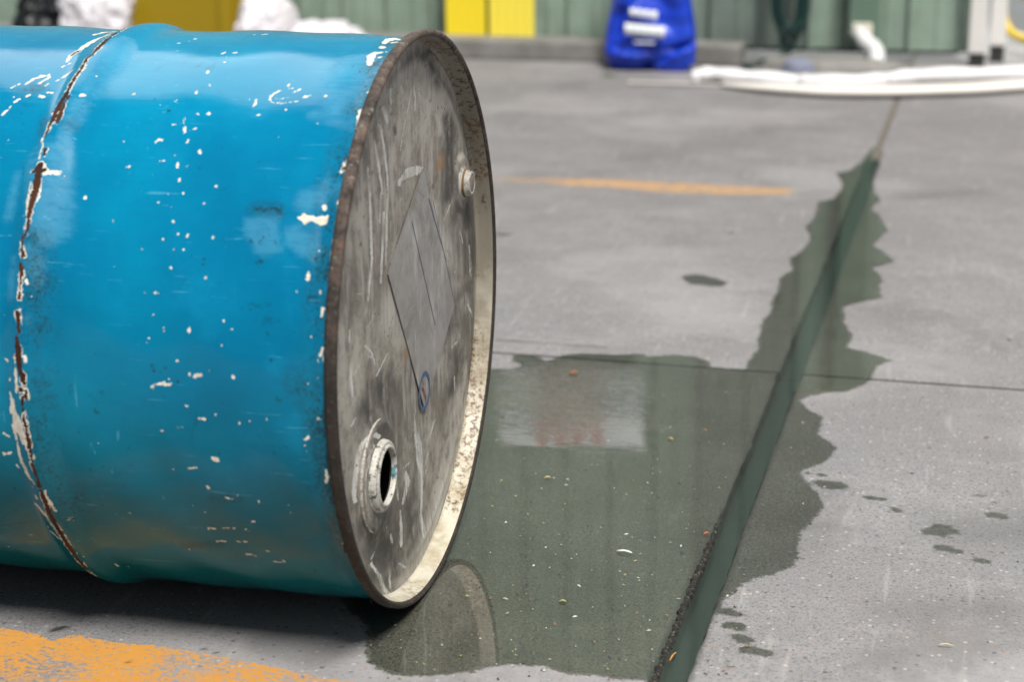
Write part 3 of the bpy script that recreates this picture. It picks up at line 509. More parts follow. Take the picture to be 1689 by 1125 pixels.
# fine knocks everywhere, too small to trace
vk = d.voro(120); vkc = d.voro(120, out='Color'); sk = d.t.nodes.new('ShaderNodeSeparateColor'); d.L(vkc, sk.inputs[0])
tiny = d.math('MULTIPLY', d.ramp(d.math('ADD', vk, d.math('MULTIPLY', nC, .3)), .27, .22), d.math('GREATER_THAN', sk.outputs[0], .975))
darkt = d.math('MULTIPLY', d.ramp(d.math('ADD', vk, d.math('MULTIPLY', nC, .4)), .36, .26), d.math('LESS_THAN', sk.outputs[0], .05))
white = d.mix(d.ramp(nC, .4, .7), (.74, .71, .62), (.54, .49, .39))
rustc = d.mix(d.ramp(nB, .4, .62), (.026, .010, .007), (.070, .024, .008)); rustc = d.mix(d.ramp(nD, .4, .75, 0, .6), rustc, (.018, .010, .008))
col = d.mix(d.math('MULTIPLY', sm, .8), blue, (.010, .035, .045)); col = d.mix(d.math('MULTIPLY', darkt, .6), col, (.01, .05, .08))
col = d.mix(d.math('MULTIPLY', d.math('MAXIMUM', h1, h2), .4), col, (.10, .38, .55)); col = d.mix(d.math('MAXIMUM', d.math('MAXIMUM', cm, rim_w), tiny), col, white); col = d.mix(rm, col, rustc)
bare = d.math('MAXIMUM', d.math('MAXIMUM', cm, rm), rim_w)
rgh = d.math('ADD', d.ramp(d.math('ADD', d.math('MULTIPLY', fine, .5), d.math('MULTIPLY', wipe, .5)), .38, .68, .05, .20), d.math('MULTIPLY', dm, .3)); rgh = d.math('ADD', rgh, d.math('MULTIPLY', d.attr('pale'), .5)); rgh = d.math('MAXIMUM', rgh, d.math('MULTIPLY', bare, .75))
hh = d.math('SUBTRACT', d.math('MULTIPLY', nC, .12), d.math('MULTIPLY', bare, .6)); hh = d.math('ADD', hh, d.math('MULTIPLY', fine, .30)); hh = d.math('ADD', hh, d.math('MULTIPLY', d.math('MULTIPLY', rm, nD), .8))
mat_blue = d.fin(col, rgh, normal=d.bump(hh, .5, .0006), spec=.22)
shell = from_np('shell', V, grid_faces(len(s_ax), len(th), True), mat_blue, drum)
for n_, f_ in (('chip', chip), ('rust', rust), ('pale', pale), ('dirt', dirt), ('speck', speck)): setattr_f(shell, n_, f_.f)

# chimes: rolled double seams, rusted
rc_ = M('rusted_seam'); a = rc_.noise(40, 5, .7); b = rc_.noise(220, 5, .75); e_ = rc_.noise(12, 4, .6)
col = rc_.mix(rc_.ramp(a, .35, .65), (.035, .025, .021), (.13, .095, .078)); col = rc_.mix(rc_.ramp(b, .5, .68, 0, .8), col, (.016, .011, .010))
col = rc_.mix(rc_.math('MULTIPLY', rc_.ramp(b, .42, .34), rc_.ramp(e_, .40, .52)), col, (.26, .32, .27)); col = rc_.mix(rc_.math('MULTIPLY', rc_.ramp(a, .58, .7), .7), col, (.23, .085, .03))
sz = rc_.t.nodes.new('ShaderNodeSeparateXYZ'); rc_.L(rc_.obj, sz.inputs[0])
seam_dark = rc_.ramp(rc_.math('ADD', sz.outputs[2], rc_.math('MULTIPLY', e_, .3)), .72, .42)  # seam gets darker towards the bottom
col = rc_.mix(rc_.math('MULTIPLY', seam_dark, .82), col, (.016, .014, .012))
mat_rust = rc_.fin(col, rc_.ramp(b, .3, .7, .55, .85), normal=rc_.bump(rc_.math('ADD', b, rc_.math('MULTIPLY', a, .7)), .7, .0012), spec=.35)
# inner wall of the chime: cream primer, rust-pitted
ci = M('cream_primer'); a = ci.noise(26, 5, .65); b = ci.noise(150, 5, .75); e_ = ci.noise(7, 3, .6); sz = ci.t.nodes.new('ShaderNodeSeparateXYZ'); ci.L(ci.obj, sz.inputs[0])
zz = ci.math('ADD', sz.outputs[2], ci.math('MULTIPLY', ci.math('SUBTRACT', a, .5), .22))
col = ci.mix(ci.ramp(a, .4, .65), (.52, .49, .40), (.36, .31, .21)); col = ci.mix(ci.ramp(zz, .08, .30, 0, .9), col, (.17, .155, .125))
thr = ci.ramp(sz.outputs[2], .1, .58, .70, .55)
col = ci.mix(ci.ramp(ci.math('SUBTRACT', ci.math('ADD', ci.math('MULTIPLY', b, .7), ci.math('MULTIPLY', a, .35)), thr), -.03, .04), col, (.03, .018, .012))
col = ci.mix(ci.math('MULTIPLY', ci.ramp(e_, .5, .62), ci.ramp(b, .48, .6)), col, (.12, .065, .035))
mat_cream = ci.fin(col, .5, normal=ci.bump(b, .4, .0008))
def arc(cx, cy, r_, a0, a1, n): return [(cx+r_*math.cos(t), cy+r_*math.sin(t)) for t in np.linspace(a0, a1, n)]
prof = [(-.0128, .2850), (-.0122, .2885), (-.0112, .2905), (-.0100, .2918), (-.0078, .2925), (-.005, .2923)] + arc(-.0032, .2891, .0034, math.pi/2, -math.pi/2+.2, 8)
def bend(prof, flip): return [(-.88-a, r_) for a, r_ in prof] if flip else prof
ch = lathe('chime', bend(prof, False), 560, mat_rust, drum, (0, 0, RC), wob=.0012)
inn = [(-.0030, .2857), (-.008, .2845), (-.018, .2838), (-.0205, .2830), (-.0222, .2805)]
lathe('chime_wall', inn, 560, mat_cream, drum, (0, 0, RC), wob=.0012)
lathe('chime', bend(prof, True)[::-1], 256, mat_rust, drum, (0, 0, RC))
lathe('end_panel', [(-.8770, .2860), (-.862, .2838), (-.8585, .2805), (-.858, .25), (-.858, .001)][::-1], 256, mat_cream, drum, (0, 0, RC))

# end panel with the bungs
XF = -.0222
rr = np.concatenate([[.0005], np.arange(.004, .2815, .0016)]); tt = np.linspace(0, 2*np.pi, 1100, endpoint=False)
RRR, TTT = np.meshgrid(rr, tt, indexing='ij'); PY = RRR*np.cos(TTT); PZ = RC+RRR*np.sin(TTT)
bung = FC(629, 785, -.017); plugc = FC(784, 302, -.006)
plugc = np.array([plugc[0]-.0, plugc[1]])
print('bung', bung, 'plug', plugc)
dX = .0012*np.exp(-((RRR-.262)/.006)**2) - .0010*np.exp(-((RRR-.235)/.01)**2)
db = np.hypot(PY-bung[0], PZ-bung[1]); dX += .0045*np.clip((.062-db)/.010, 0, 1)**1 * 1.0
dX += .0010*np.exp(-((db-.062)/.003)**2); dX += .0007*np.sin(PY*31+1)*np.sin(PZ*27)
dp = np.hypot(PY-plugc[0], PZ-plugc[1]); dX += .003*np.clip((.034-dp)/.006, 0, 1)
V = np.stack([XF+dX, PY, PZ], -1).reshape(-1, 3); F = grid_faces(len(rr), len(tt), True)
keep = (db.ravel()[F].max(1) > .030); F = F[keep][:, ::-1]
AN = 2.6
white_ = Field(PY/AN, PZ, 0); blk = Field(PY/AN, PZ, 0); scr = Field(PY/AN, PZ, 0); org = Field(PY/AN, PZ, 0)   # smears are wider across than down
sq_ = lambda q: np.array([q[0]/AN, q[1]])
def f4(x, y): return FC(500+x/3.75, 20+y/3.75)
def f5(x, y): return FC(500+x/2.96, 320+y/2.96)
def f6(x, y): return FC(500+x/2.96, 680+y/2.96)
# radii here are given in image pixels of the enlarged crops along z; /1640 px per metre
def st(field, fn, L, so, k=1.0):
    kk = (K4 if fn is f4 else K5)*k*(1.0 if field is scr else 1.6)
    field.stroke([sq_(fn(x, y)) for x, y, r_ in L], [r_*kk for x, y, r_ in L], so)
for L in ([(600,400,14),(650,350,16),(700,330,18),(735,345,12)],[(735,350,14),(770,430,24),(800,480,28),(850,530,30),(870,575,12)],[(690,440,18),(745,460,20)],[(640,360,16),(620,420,14)],[(560,460,10),(600,440,12),(640,430,10)],[(660,430,10),(700,420,12)]): st(white_, f4, L, .010)
for L in ([(672,480,5),(650,580,4),(625,700,3),(602,850,3)],[(480,690,8),(500,820,8),(520,1000,6),(525,1100,6)],[(445,800,6),(470,950,8),(490,1124,6)],[(402,960,5),(410,1124,5)],[(690,460,6),(695,540,7),(690,605,6)],[(720,470,4),(725,540,4)],[(505,590,12),(525,680,10)],[(545,480,10),(550,560,8)],[(610,460,8),(615,500,5)],[(640,420,4),(645,450,3)]): st(scr, f4, L, .003)
for L in ([(770,540,14),(775,610,14)],[(835,600,8),(850,740,10)],[(960,440,8),(990,640,12),(1020,860,10)],[(900,560,8),(960,700,8),(990,800,6)],[(860,300,14),(920,450,12),(960,600,10)]): st(white_, f4, L, .006)
for L in ([(790,320,22),(800,370,22)],[(825,430,22),(850,460,16)],[(900,650,30),(910,800,36),(905,960,40),(900,1120,40)],[(940,420,14),(990,600,16),(1035,880,14)],[(720,290,30),(800,230,20)],[(640,310,30),(700,250,30)],[(1000,700,10),(1040,900,12)]): st(blk, f4, L, .010)
for L in ([(568,690,5),(572,745,7)],[(545,630,4)],[(430,990,5)],[(800,1070,5),(805,1085,4)],[(755,330,8)]): st(blk, f4, L, .003)
st(org, f4, [(850,910,14),(850,950,14)], .012); st(org, f5, [(502,770,6),(500,800,6)], .006); st(org, f5, [(490,590,5)], .004)
scr.poly([sq_(f4(*q)) for q in [(588,1040),(620,1000),(640,965),(700,948),(748,958),(722,1005),(690,1012),(640,1030),(610,1045),(608,1078),(590,1075)]], .003)
for L in ([(325,-5,6),(330,150,7),(335,330,7),(322,470,6),(318,520,5)],[(380,-5,6),(372,140,5)],[(392,90,7),(385,270,7),(380,430,6)],[(412,0,5),(405,200,5),(403,345,5)],[(350,575,3),(335,620,3),(318,645,3)],[(303,742,4),(335,770,4),(355,835,3)],[(415,780,4),(390,830,6),(362,885,6)],[(320,790,3),(335,800,3)],[(228,660,4),(225,720,4)],[(235,830,9),(230,900,9),(240,990,6)],[(268,840,7),(250,880,6)],[(730,745,8),(755,720,5)],[(765,180,4),(780,240,3)],[(810,250,4),(815,400,3)],[(740,890,5),(742,960,3)],[(845,60,4),(850,250,3)],[(690,120,5),(720,50,4)],[(805,540,4),(825,600,3)],[(262,486,2),(288,488,2)],[(740,380,6)],[(480,25,5)],[(598,500,5),(600,525,5)]): st(scr, f5, L, .003)
white_.poly([sq_(f5(*q)) for q in [(395,470),(430,480),(470,560),(478,650),(460,690),(400,690),(375,640),(385,540)]], .02)
for L in ([(660,180,25),(700,260,30),(720,330,20)],[(640,60,20),(660,180,18)],[(780,520,18),(790,560,14)],[(540,980,20),(545,1060,12)],[(740,1060,20),(770,960,14)],[(800,1000,16),(790,1100,14)],[(595,620,14),(600,750,14)]): st(white_, f5, L, .012, .8)
for L in ([(800,60,30),(815,250,30),(825,400,20),(800,470,12)],[(760,60,20),(740,110,18)],[(740,780,20),(755,860,30),(720,960,30)],[(690,560,30),(700,660,30)],[(380,940,40),(400,1010,40)],[(300,1040,30),(330,1100,30)]): st(blk, f5, L, .02)
for L in ([(298,110,3)],[(283,245,4)],[(312,920,3),(318,990,3)],[(440,600,2)]): st(blk, f5, L, .002)
for L in ([(545,10,3),(550,80,10),(565,160,20),(572,230,22),(580,300,10),(578,400,8),(575,500,9),(590,600,12)],[(430,600,5),(442,640,6)],[(490,440,12),(510,350,18),(500,300,10)],[(475,480,4),(480,560,8),(485,650,10)],[(465,430,4),(455,330,3)],[(400,580,4),(410,560,3)],[(330,740,6),(370,800,8),(400,870,8),(440,910,6)],[(420,800,6),(430,860,6)],[(600,300,3),(610,200,4),(595,260,3)],[(620,120,6),(640,40,8)],[(350,690,4),(330,720,4)],[(490,270,4),(520,250,4)],[(240,60,10),(255,30,6)],[(300,60,4)],[(470,740,4),(495,760,3)]): st(scr, f6, L, .0035)
for L in ([(310,120,10),(285,160,12),(268,220,14),(258,300,12),(250,380,10),(258,440,6)],[(330,110,10),(350,120,8)],[(325,165,8),(302,220,8),(292,290,7)]): st(scr, f6, L, .003)
white_.poly([sq_(f6(*q)) for q in [(570,615),(600,560),(620,480),(650,380),(690,280),(740,250),(760,300),(735,400),(700,520),(660,640),(600,760),(540,850),(480,870),(470,840),(520,740)]], .02)
for L in ([(360,600,60),(400,680,60),(440,760,40)],[(330,520,20),(345,560,30)],[(500,420,20),(530,560,30),(540,640,20)],[(380,60,40),(400,110,30)],[(285,560,10),(300,640,12)]): st(blk, f6, L, .025)

fmat = M('scuffed_grey_end'); a = fmat.noise(7, 6, .65); b = fmat.noise(45, 6, .7); g_ = fmat.noise(260, 4, .7); vs_ = fmat.noise(20, 5, .7, stretch=(1, 3.2, .45)); vs2 = fmat.noise(60, 5, .75, stretch=(1, 4, .3))
col = fmat.mix(fmat.ramp(a, .40, .60), (.18, .160, .134), (.38, .355, .31)); gm = fmat.noise(3.6, 6, .7, dist=.8); col = fmat.mix(fmat.ramp(gm, .46, .60, 0, .85), col, (.095, .088, .076)); col = fmat.mix(fmat.ramp(b, .42, .66, 0, .7), col, (.115, .107, .094)); col = fmat.mix(fmat.ramp(vs_, .50, .64, 0, .75), col, (.38, .365, .335))
bk = fmat.math('MULTIPLY', fmat.attr('black'), fmat.ramp(fmat.math('ADD', fmat.math('MULTIPLY', vs_, .6), fmat.math('MULTIPLY', b, .4)), .34, .50))
col = fmat.mix(fmat.math('MULTIPLY', bk, .93), col, (.040, .040, .037))
wt = fmat.math('MULTIPLY', fmat.attr('white'), fmat.ramp(fmat.math('ADD', fmat.math('MULTIPLY', vs2, .6), fmat.math('MULTIPLY', b, .4)), .40, .58))
col = fmat.mix(fmat.math('MULTIPLY', wt, .8), col, (.50, .49, .45))
sc_ = fmat.ramp(fmat.math('ADD', fmat.attr('scratch'), fmat.math('MULTIPLY', fmat.math('SUBTRACT', g_, .5), 1.4)), .42, .62)
sc_ = fmat.math('MULTIPLY', sc_, fmat.ramp(fmat.math('ADD', fmat.math('MULTIPLY', b, .5), fmat.math('MULTIPLY', vs2, .5)), .40, .54, .1, 1))
col = fmat.mix(fmat.math('MULTIPLY', sc_, .88), col, (.60, .61, .58))
hair = fmat.math('MULTIPLY', fmat.ramp(fmat.noise(55, 3, .6, stretch=(1, 7, .25, (.25, 0, 0))), .66, .74), fmat.ramp(a, .45, .6)); col = fmat.mix(fmat.math('MULTIPLY', hair, .5), col, (.5, .5, .47))
vq = fmat.voro(130); vqc = fmat.voro(130, out='Color'); sq = fmat.t.nodes.new('ShaderNodeSeparateColor'); fmat.L(vqc, sq.inputs[0])
pit = fmat.math('MULTIPLY', fmat.ramp(fmat.math('ADD', vq, fmat.math('MULTIPLY', g_, .35)), .42, .3), fmat.math('GREATER_THAN', sq.outputs[0], .76))
col = fmat.mix(fmat.math('MULTIPLY', pit, .85), col, fmat.mix(fmat.math('GREATER_THAN', sq.outputs[1], .6), (.025, .02, .018), (.12, .05, .02)))
col = fmat.mix(fmat.math('MULTIPLY', fmat.attr('orange'), .6), col, (.42, .19, .05))
sz = fmat.t.nodes.new('ShaderNodeSeparateXYZ'); fmat.L(fmat.obj, sz.inputs[0])
mat_face = fmat.fin(col, fmat.ramp(b, .3, .7, .38, .62), normal=fmat.bump(fmat.math('ADD', fmat.math('MULTIPLY', b, .8), fmat.math('MULTIPLY', g_, .4)), .35, .0008), spec=.45)
panel = from_np('end_panel', V, F, mat_face, drum)
for n_, f_ in (('white', white_), ('black', blk), ('scratch', scr), ('orange', org)): setattr_f(panel, n_, f_.f)

# bung flange: crimped steel, chipped white and blue; a black liner closes the hole behind the thread
fl_ = M('chipped_flange'); a = fl_.noise(120, 5, .75); b = fl_.noise(60, 4, .65)
col = fl_.mix(fl_.ramp(b, .60, .64), (.48, .47, .43), (.10, .28, .34)); col = fl_.mix(fl_.ramp(a, .52, .62), col, (.10, .085, .065)); col = fl_.mix(fl_.math('MULTIPLY', fl_.ramp(b, .42, .36), .7), col, (.30, .28, .23))
mat_fl = fl_.fin(col, .45, normal=fl_.bump(a, .6, .001))
bc = (0, bung[0], bung[1]); b0 = XF+.0046
lathe('bung_flange', [(b0+.0025, .0276), (b0+.0060, .0277), (b0+.0072, .0279), (b0+.0080, .0284), (b0+.0079, .0298), (b0+.0066, .0308), (b0+.0058, .0313), (b0+.0062, .0325), (b0+.0060, .0345), (b0+.0045, .0357), (b0+.0012, .0360), (b0-.0002, .0366), (b0-.0012, .0400)][::-1], 160, mat_fl, drum, bc, wob=.004)
thr_ = []
for i in range(7): thr_ += [(b0-.0155+i*.0026, .0277), (b0-.0142+i*.0026, .0268)]
dk = M('black_liner'); dk.fin((.001, .001, .001), 1.0, spec=0.0)
thr_ = [(b0-.10, .0004), (b0-.10, .0275)] + thr_  # added closed end: a black liner so the hole reads dark
lathe('bung_thread_liner', thr_[::-1], 96, dk.m, drum, bc)
# raised arcs pressed into the panel round the flange
rb_ = M('pressed_bead'); a = rb_.noise(160, 5, .75); b = rb_.noise(50, 4, .6); rb_.fin(rb_.mix(rb_.ramp(a, .45, .60), (.40, .38, .34), (.18, .165, .14)), .5, normal=rb_.bump(rb_.math('ADD', a, b), .7, .0012))
def bead(r_, a0, a1, rad):
    n = 60; pts = []; rads = []
    for k in range(n):
        t = k/(n-1); g = math.radians(a0+(a1-a0)*t); pts.append((XF+.0026, bung[0]+r_*math.cos(g), bung[1]+r_*math.sin(g))); rads.append(rad*(.25+.75*math.sin(math.pi*t)**.5))
    return tube('pressed_bead', pts, rads, rb_.m, drum, n=10)
bead(.0470, 60, 262, .0022); bead(.0560, 78, 245, .0019)
# small plug
pm = M('plug_cap'); a = pm.noise(90, 5, .7); pm.fin(pm.mix(pm.ramp(a, .45, .62), (.36, .35, .315), (.17, .155, .13)), .45, normal=pm.bump(a, .3, .0006))
pcen = (0, plugc[0], plugc[1]); p0 = XF
plug = lathe('plug', [(p0-.001, .0205), (p0+.003, .0190), (p0+.0042, .0152), (p0+.0075, .0150), (p0+.0083, .0142), (p0+.0086, .0138), (p0+.0120, .0136), (p0+.0130, .0128), (p0+.0130, .0100), (p0+.0122, .0096), (p0+.0122, .0004)][::-1], 96, pm.m, drum, pcen)
ri = M('plug_insert'); ri.fin(ri.mix(ri.noise(200), (.17, .10, .095), (.26, .22, .21)), .6)
lathe('plug_insert', [(p0+.0124, .0092), (p0+.0128, .0086), (p0+.0125, .0004)][::-1], 64, ri.m, plug, pcen)
rr_ = M('rust_collar'); rr_.fin(rr_.mix(rr_.noise(150), (.20, .10, .03), (.09, .06, .03)), .8)
lathe('plug_collar', [(p0+.0043, .0156), (p0+.0048, .0161), (p0+.0062, .0161), (p0+.0068, .0154)][::-1], 96, rr_.m, plug, pcen)

# worn diamond placard
lm = M('worn_placard'); a = lm.noise(9, 6, .65); b = lm.noise(70, 5, .7); v_ = lm.noise(30, 5, .7, stretch=(1, 2.5, .5, (.2, 0, 0)))
col = lm.mix(lm.ramp(a, .35, .65), (.235, .222, .212), (.32, .31, .305)); col = lm.mix(lm.ramp(b, .45, .7, 0, .5), col, (.17, .16, .155)); col = lm.mix(lm.ramp(v_, .55, .72, 0, .5), col, (.40, .40, .41))
gm = lm.noise(8, 6, .75, dist=.8); col = lm.mix(lm.ramp(gm, .48, .62, 0, .7), col, (.15, .14, .125)); w2 = lm.noise(16, 6, .75, stretch=(1, 2.2, .6)); col = lm.mix(lm.ramp(w2, .54, .66, 0, .7), col, (.44, .43, .41))
lm.fin(col, .5, normal=lm.bump(b, .3, .0006))
L_, T_, B_ = FC(640, 452, XF+.0012), FC(700, 272, XF+.0012), FC(702, 682, XF+.0012)
C_ = (T_+B_)/2; R_ = 2*C_-L_
def poly_plate(name, pts, x, mat, parent, th_=.0005):
    n = len(pts); V = [(x, p[0], p[1]) for p in pts] + [(x+th_, p[0], p[1]) for p in pts]
    F = [tuple(range(n)), tuple(range(n, 2*n))[::-1]] + [(i, i+n, (i+1) % n+n, (i+1) % n) for i in range(n)]
    me = bpy.data.meshes.new(name); me.from_pydata(V, [], F); me.update(); return fix_normals(link(name, me, mat, parent, smooth=False))
outl = []
for a_, b_ in ((L_, T_), (T_, R_), (R_, B_), (B_, L_)):
    for t in np.linspace(0, 1, 14, endpoint=False):
        q = a_+(b_-a_)*t
        if a_ is T_ or a_ is R_: q = q+(C_-q)*(.03+.05*abs(math.sin(t*9+q[0]*40)))
        outl.append(q)
plac = poly_plate('placard', outl, XF+.0008, lm.m, drum, .0003)
plac['label'] = 'worn grey diamond placard'
ln = M('faded_blue_ink'); ln.fin((.10, .13, .21), .6); eg = M('placard_edge_grime'); eg.fin((.10, .095, .085), .8)
def strip(name, p, q, wd, x, mat, parent, th_=.0002):
    p, q = np.array(p), np.array(q); dd = (q-p)/np.linalg.norm(q-p); nn = np.array([-dd[1], dd[0]])*wd/2
    return poly_plate(name, [p-nn, q-nn, q+nn, p+nn], x, mat, parent, th_)
strip('edge_grime', L_+(C_-L_)*.004, T_, .0005, XF+.0012, eg.m, plac); strip('edge_grime', L_, B_, .0004, XF+.0014, eg.m, plac)
strip('printed_line', f5(525,130), f5(640,640), .0009, XF+.0014, ln.m, plac); strip('printed_line', f5(608,20), f5(695,330), .0012, XF+.0014, ln.m, plac); strip('printed_line', f5(628,30), f5(740,560), .0006, XF+.0014, ln.m, plac)
em = FC(701, 645, XF+.002); er = (FC(701, 613, XF+.002)-FC(701, 677, XF+.002))[1]/2
bl = M('emblem_blue'); bl.fin(bl.mix(bl.noise(200), (.03, .075, .16), (.06, .12, .22)), .5); rd = M('emblem_red'); rd.fin(rd.mix(rd.noise(250), (.30, .08, .07), (.36, .19, .17)), .5)
n = 64; V = []
for x_, r_ in ((XF+.0014, er), (XF+.0017, er), (XF+.0017, er*.80), (XF+.0014, er*.80)): V += [(x_, em[0]+r_*math.cos(2*math.pi*k/n), em[1]+r_*math.sin(2*math.pi*k/n)) for k in range(n)]
emb = fix_normals(from_np('emblem_ring', V, [(i*n+k, i*n+(k+1) % n, ((i+1) % 4)*n+(k+1) % n, ((i+1) % 4)*n+k) for i in range(4) for k in range(n)], bl.m, plac, smooth=False))
# the emblem's red lettering runs down the slant of the placard and is rubbed to fragments
segs = [(-.25,.62,-.05,.50),(-.28,.48,.0,.40),(-.42,.30,-.12,.20),(-.38,.16,.02,.10),(-.30,.24,-.18,.02),(-.12,.0,.12,-.02),(-.2,-.10,.10,-.14),(.02,-.08,-.02,-.26),(.0,-.26,.28,-.26),(.05,-.36,.32,-.40),(.10,-.30,.16,-.5),(.14,-.52,.34,-.54),(.16,-.64,.3,-.66)]
bmx = bmesh.new()
for (a1, b1, a2, b2) in segs:
    p = np.array([em[0]+a1*er, em[1]+b1*er]); q = np.array([em[0]+a2*er, em[1]+b2*er]); dd = (q-p)/np.linalg.norm(q-p); nn = np.array([-dd[1], dd[0]])*er*.05
    vs_l = [bmx.verts.new((XF+.0016, *w_)) for w_ in (p-nn, q-nn, q+nn, p+nn)]; bmx.faces.new(vs_l[::-1])
me = bpy.data.meshes.new('emblem_lettering'); bmx.to_mesh(me); bmx.free(); link('emblem_lettering', me, rd.m, plac, smooth=False)

# ================================================================== THE YARD BEHIND
def wood_noise(): pass
g = M('green_sheet'); a = g.noise(2.5, 5, .6); b = g.noise(14, 5, .65); st_ = g.noise(4, 5, .7, stretch=(5, 1, .35)); sz = g.t.nodes.new('ShaderNodeSeparateXYZ'); g.L(g.obj, sz.inputs[0])
col = g.mix(g.ramp(a, .35, .65), (.235, .32, .26), (.30, .395, .33)); col = g.mix(g.ramp(st_, .48, .7, 0, .6), col, (.12, .165, .125)); col = g.mix(g.ramp(b, .5, .75, 0, .35), col, (.26, .34, .29))
splash = g.math('MULTIPLY', g.ramp(sz.outputs[2], .35, .0), g.ramp(b, .35, .65)); col = g.mix(g.math('MULTIPLY', splash, .22), col, (.10, .125, .085))
grime = g.math('MULTIPLY', g.ramp(g.math('ABSOLUTE', g.math('ADD', sz.outputs[0], .20)), .22, .12), g.ramp(a, .2, .5)); col = g.mix(g.math('MULTIPLY', grime, .8), col, (.12, .14, .135))
mat_green = g.fin(col, .5, normal=g.bump(b, .15, .002))
def corrugated(name, u0_, u1_, v, z0, z1, mat, parent, pitch=.152, depth=.022):
    xs = []; k = 0; x = u0_
    while x < u1_:
        xs += [(x, 0), (x+.050, 0), (x+.055, -.004), (x+.062, -.004), (x+.067, 0), (x+pitch-.036, 0), (x+pitch-.026, -depth), (x+pitch-.010, -depth), (x+pitch, 0)]
        x += pitch
    xs = [q for i, q in enumerate(xs) if i == 0 or abs(q[0]-xs[i-1][0])+abs(q[1]-xs[i-1][1]) > 1e-6]
    V = []
    for z in (z0, z1):
        for th_ in (0, .002):
            V += [(q[0], q[1]+th_, z) for q in xs]
    n = len(xs); F = []
    for i in range(n-1): F += [(i, i+1, 2*n+i+1, 2*n+i), (n+i+1, n+i, 3*n+i, 3*n+i+1), (i+1, i, n+i, n+i+1), (2*n+i, 2*n+i+1, 3*n+i+1, 3*n+i)]
    o = from_np(name, V, F, mat, parent, smooth=False); o.location = (0, v, 0); return o
wall = thing('shed_wall', tuple(P(0, 0, 0)), 'weathered green ribbed metal shed wall closing off the yard', 'wall', rotz=ANG)
WV = 4.02; WU1 = Wl(1598, 60, WV)[0]
corrugated('sheet_cladding', -9.0+(WU1+9.0)%.152-.0, WU1-.02, WV, .035, 4.05, mat_green, wall)
dk2 = M('shadow_gap'); dk2.fin((.03, .032, .03), .9)
box('bottom_rail', (9.4, .04, .05), dk2.m, wall, loc=(-9.0+9.4/2+.02, WV+.05, .045))
fl2_ = M('flashing'); fl2_.fin((.22, .31, .25), .45); box('roof_flashing', (9.5, .12, .06), fl2_.m, wall, loc=(-9.0+4.75, WV+.02, 4.075), bevel=.006)
# ---- kerb
kb = M('kerb_concrete'); a = kb.noise(8, 5, .65); b = kb.noise(90, 4, .7); sz = kb.t.nodes.new('ShaderNodeSeparateXYZ'); kb.L(kb.obj, sz.inputs[0])
col = kb.mix(kb.ramp(a, .35, .65), (.17, .165, .155), (.25, .245, .235)); col = kb.mix(kb.ramp(b, .5, .7, 0, .4), col, (.10, .10, .09)); kb.fin(col, .85, normal=kb.bump(b, .4, .003))
ku1 = Wl(1224, 95, 3.85)[0]
kerb = box('kerb', (7.5, .13, .062), kb.m, loc=tuple(P(ku1-3.75, 3.87, .031)), bevel=.008, rotz=ANG); tag(kerb, 'low concrete kerb running along the foot of the green wall', 'kerb')
# ---- concrete pad under the downpipe
def lump(name, u, v, ru, rv, h, mat, seed, n=72, m=8, zb=0.0):
    r = np.random.default_rng(seed); ph = r.random(6)*6.28; V = []
    for i in range(m+1):
        t = i/m; rad = math.cos(t*math.pi/2)**.35 if i < m else .001
        for k in range(n):
            a_ = 2*math.pi*k/n; w_ = 1+.06*math.sin(3*a_+ph[0])+.04*math.sin(5*a_+ph[1]); V.append((ru*w_*rad*math.cos(a_), rv*w_*rad*math.sin(a_), zb+h*math.sin(t*math.pi/2)*(1+.08*math.sin(4*a_+ph[2]))))
    o = from_np(name, V, grid_faces(m+1, n, True), mat); o.location = P(u, v, 0); o.rotation_euler = (0, 0, ANG); return fix_normals(o)
pa, pb = G(1228, 112), G(1492, 112)
pad = lump('concrete_pad', (pa[0]+pb[0])/2, 3.86, (pb[0]-pa[0])/2, .10, .028, kb.m, 5); tag(pad, 'low grey concrete pad beneath the white pipe elbow', 'concrete pad')
# ---- downpipe and elbow
dp_ = thing('downpipe', tuple(P(Wl(1424, 30, 3.93)[0], 3.93, 0)), 'dark green downpipe on the wall ending in a white plastic elbow', 'downpipe', rotz=ANG)
dg = M('downpipe_green'); dg.fin(dg.mix(dg.noise(20), (.10, .165, .125), (.14, .21, .16)), .45)
wp = M('white_pvc'); wp.fin(wp.mix(wp.noise(30), (.74, .76, .76), (.62, .64, .63)), .35); wpy = M('aged_pvc'); wpy.fin(wpy.mix(wpy.noise(30), (.74, .72, .64), (.6, .56, .46)), .4)
box('pipe', (.090, .055, 3.9), dg.m, dp_, loc=(0, .03, 2.03), bevel=.008)
box('adaptor', (.062, .060, .040), wpy.m, dp_, loc=(-.002, .025, .105), bevel=.008, seg=3)
def WP(x, y, v): q = Wl(x, y, v); return (q[0]-Wl(1424, 30, 3.93)[0], v-3.93, q[1])
tube('elbow', smoothpath([WP(1419,44,3.95), WP(1420,55,3.94), WP(1428,68,3.92), WP(1440,78,3.90), WP(1446,88,3.88), WP(1445,103,3.86)], 8), .0245, wp.m, dp_, n=20)
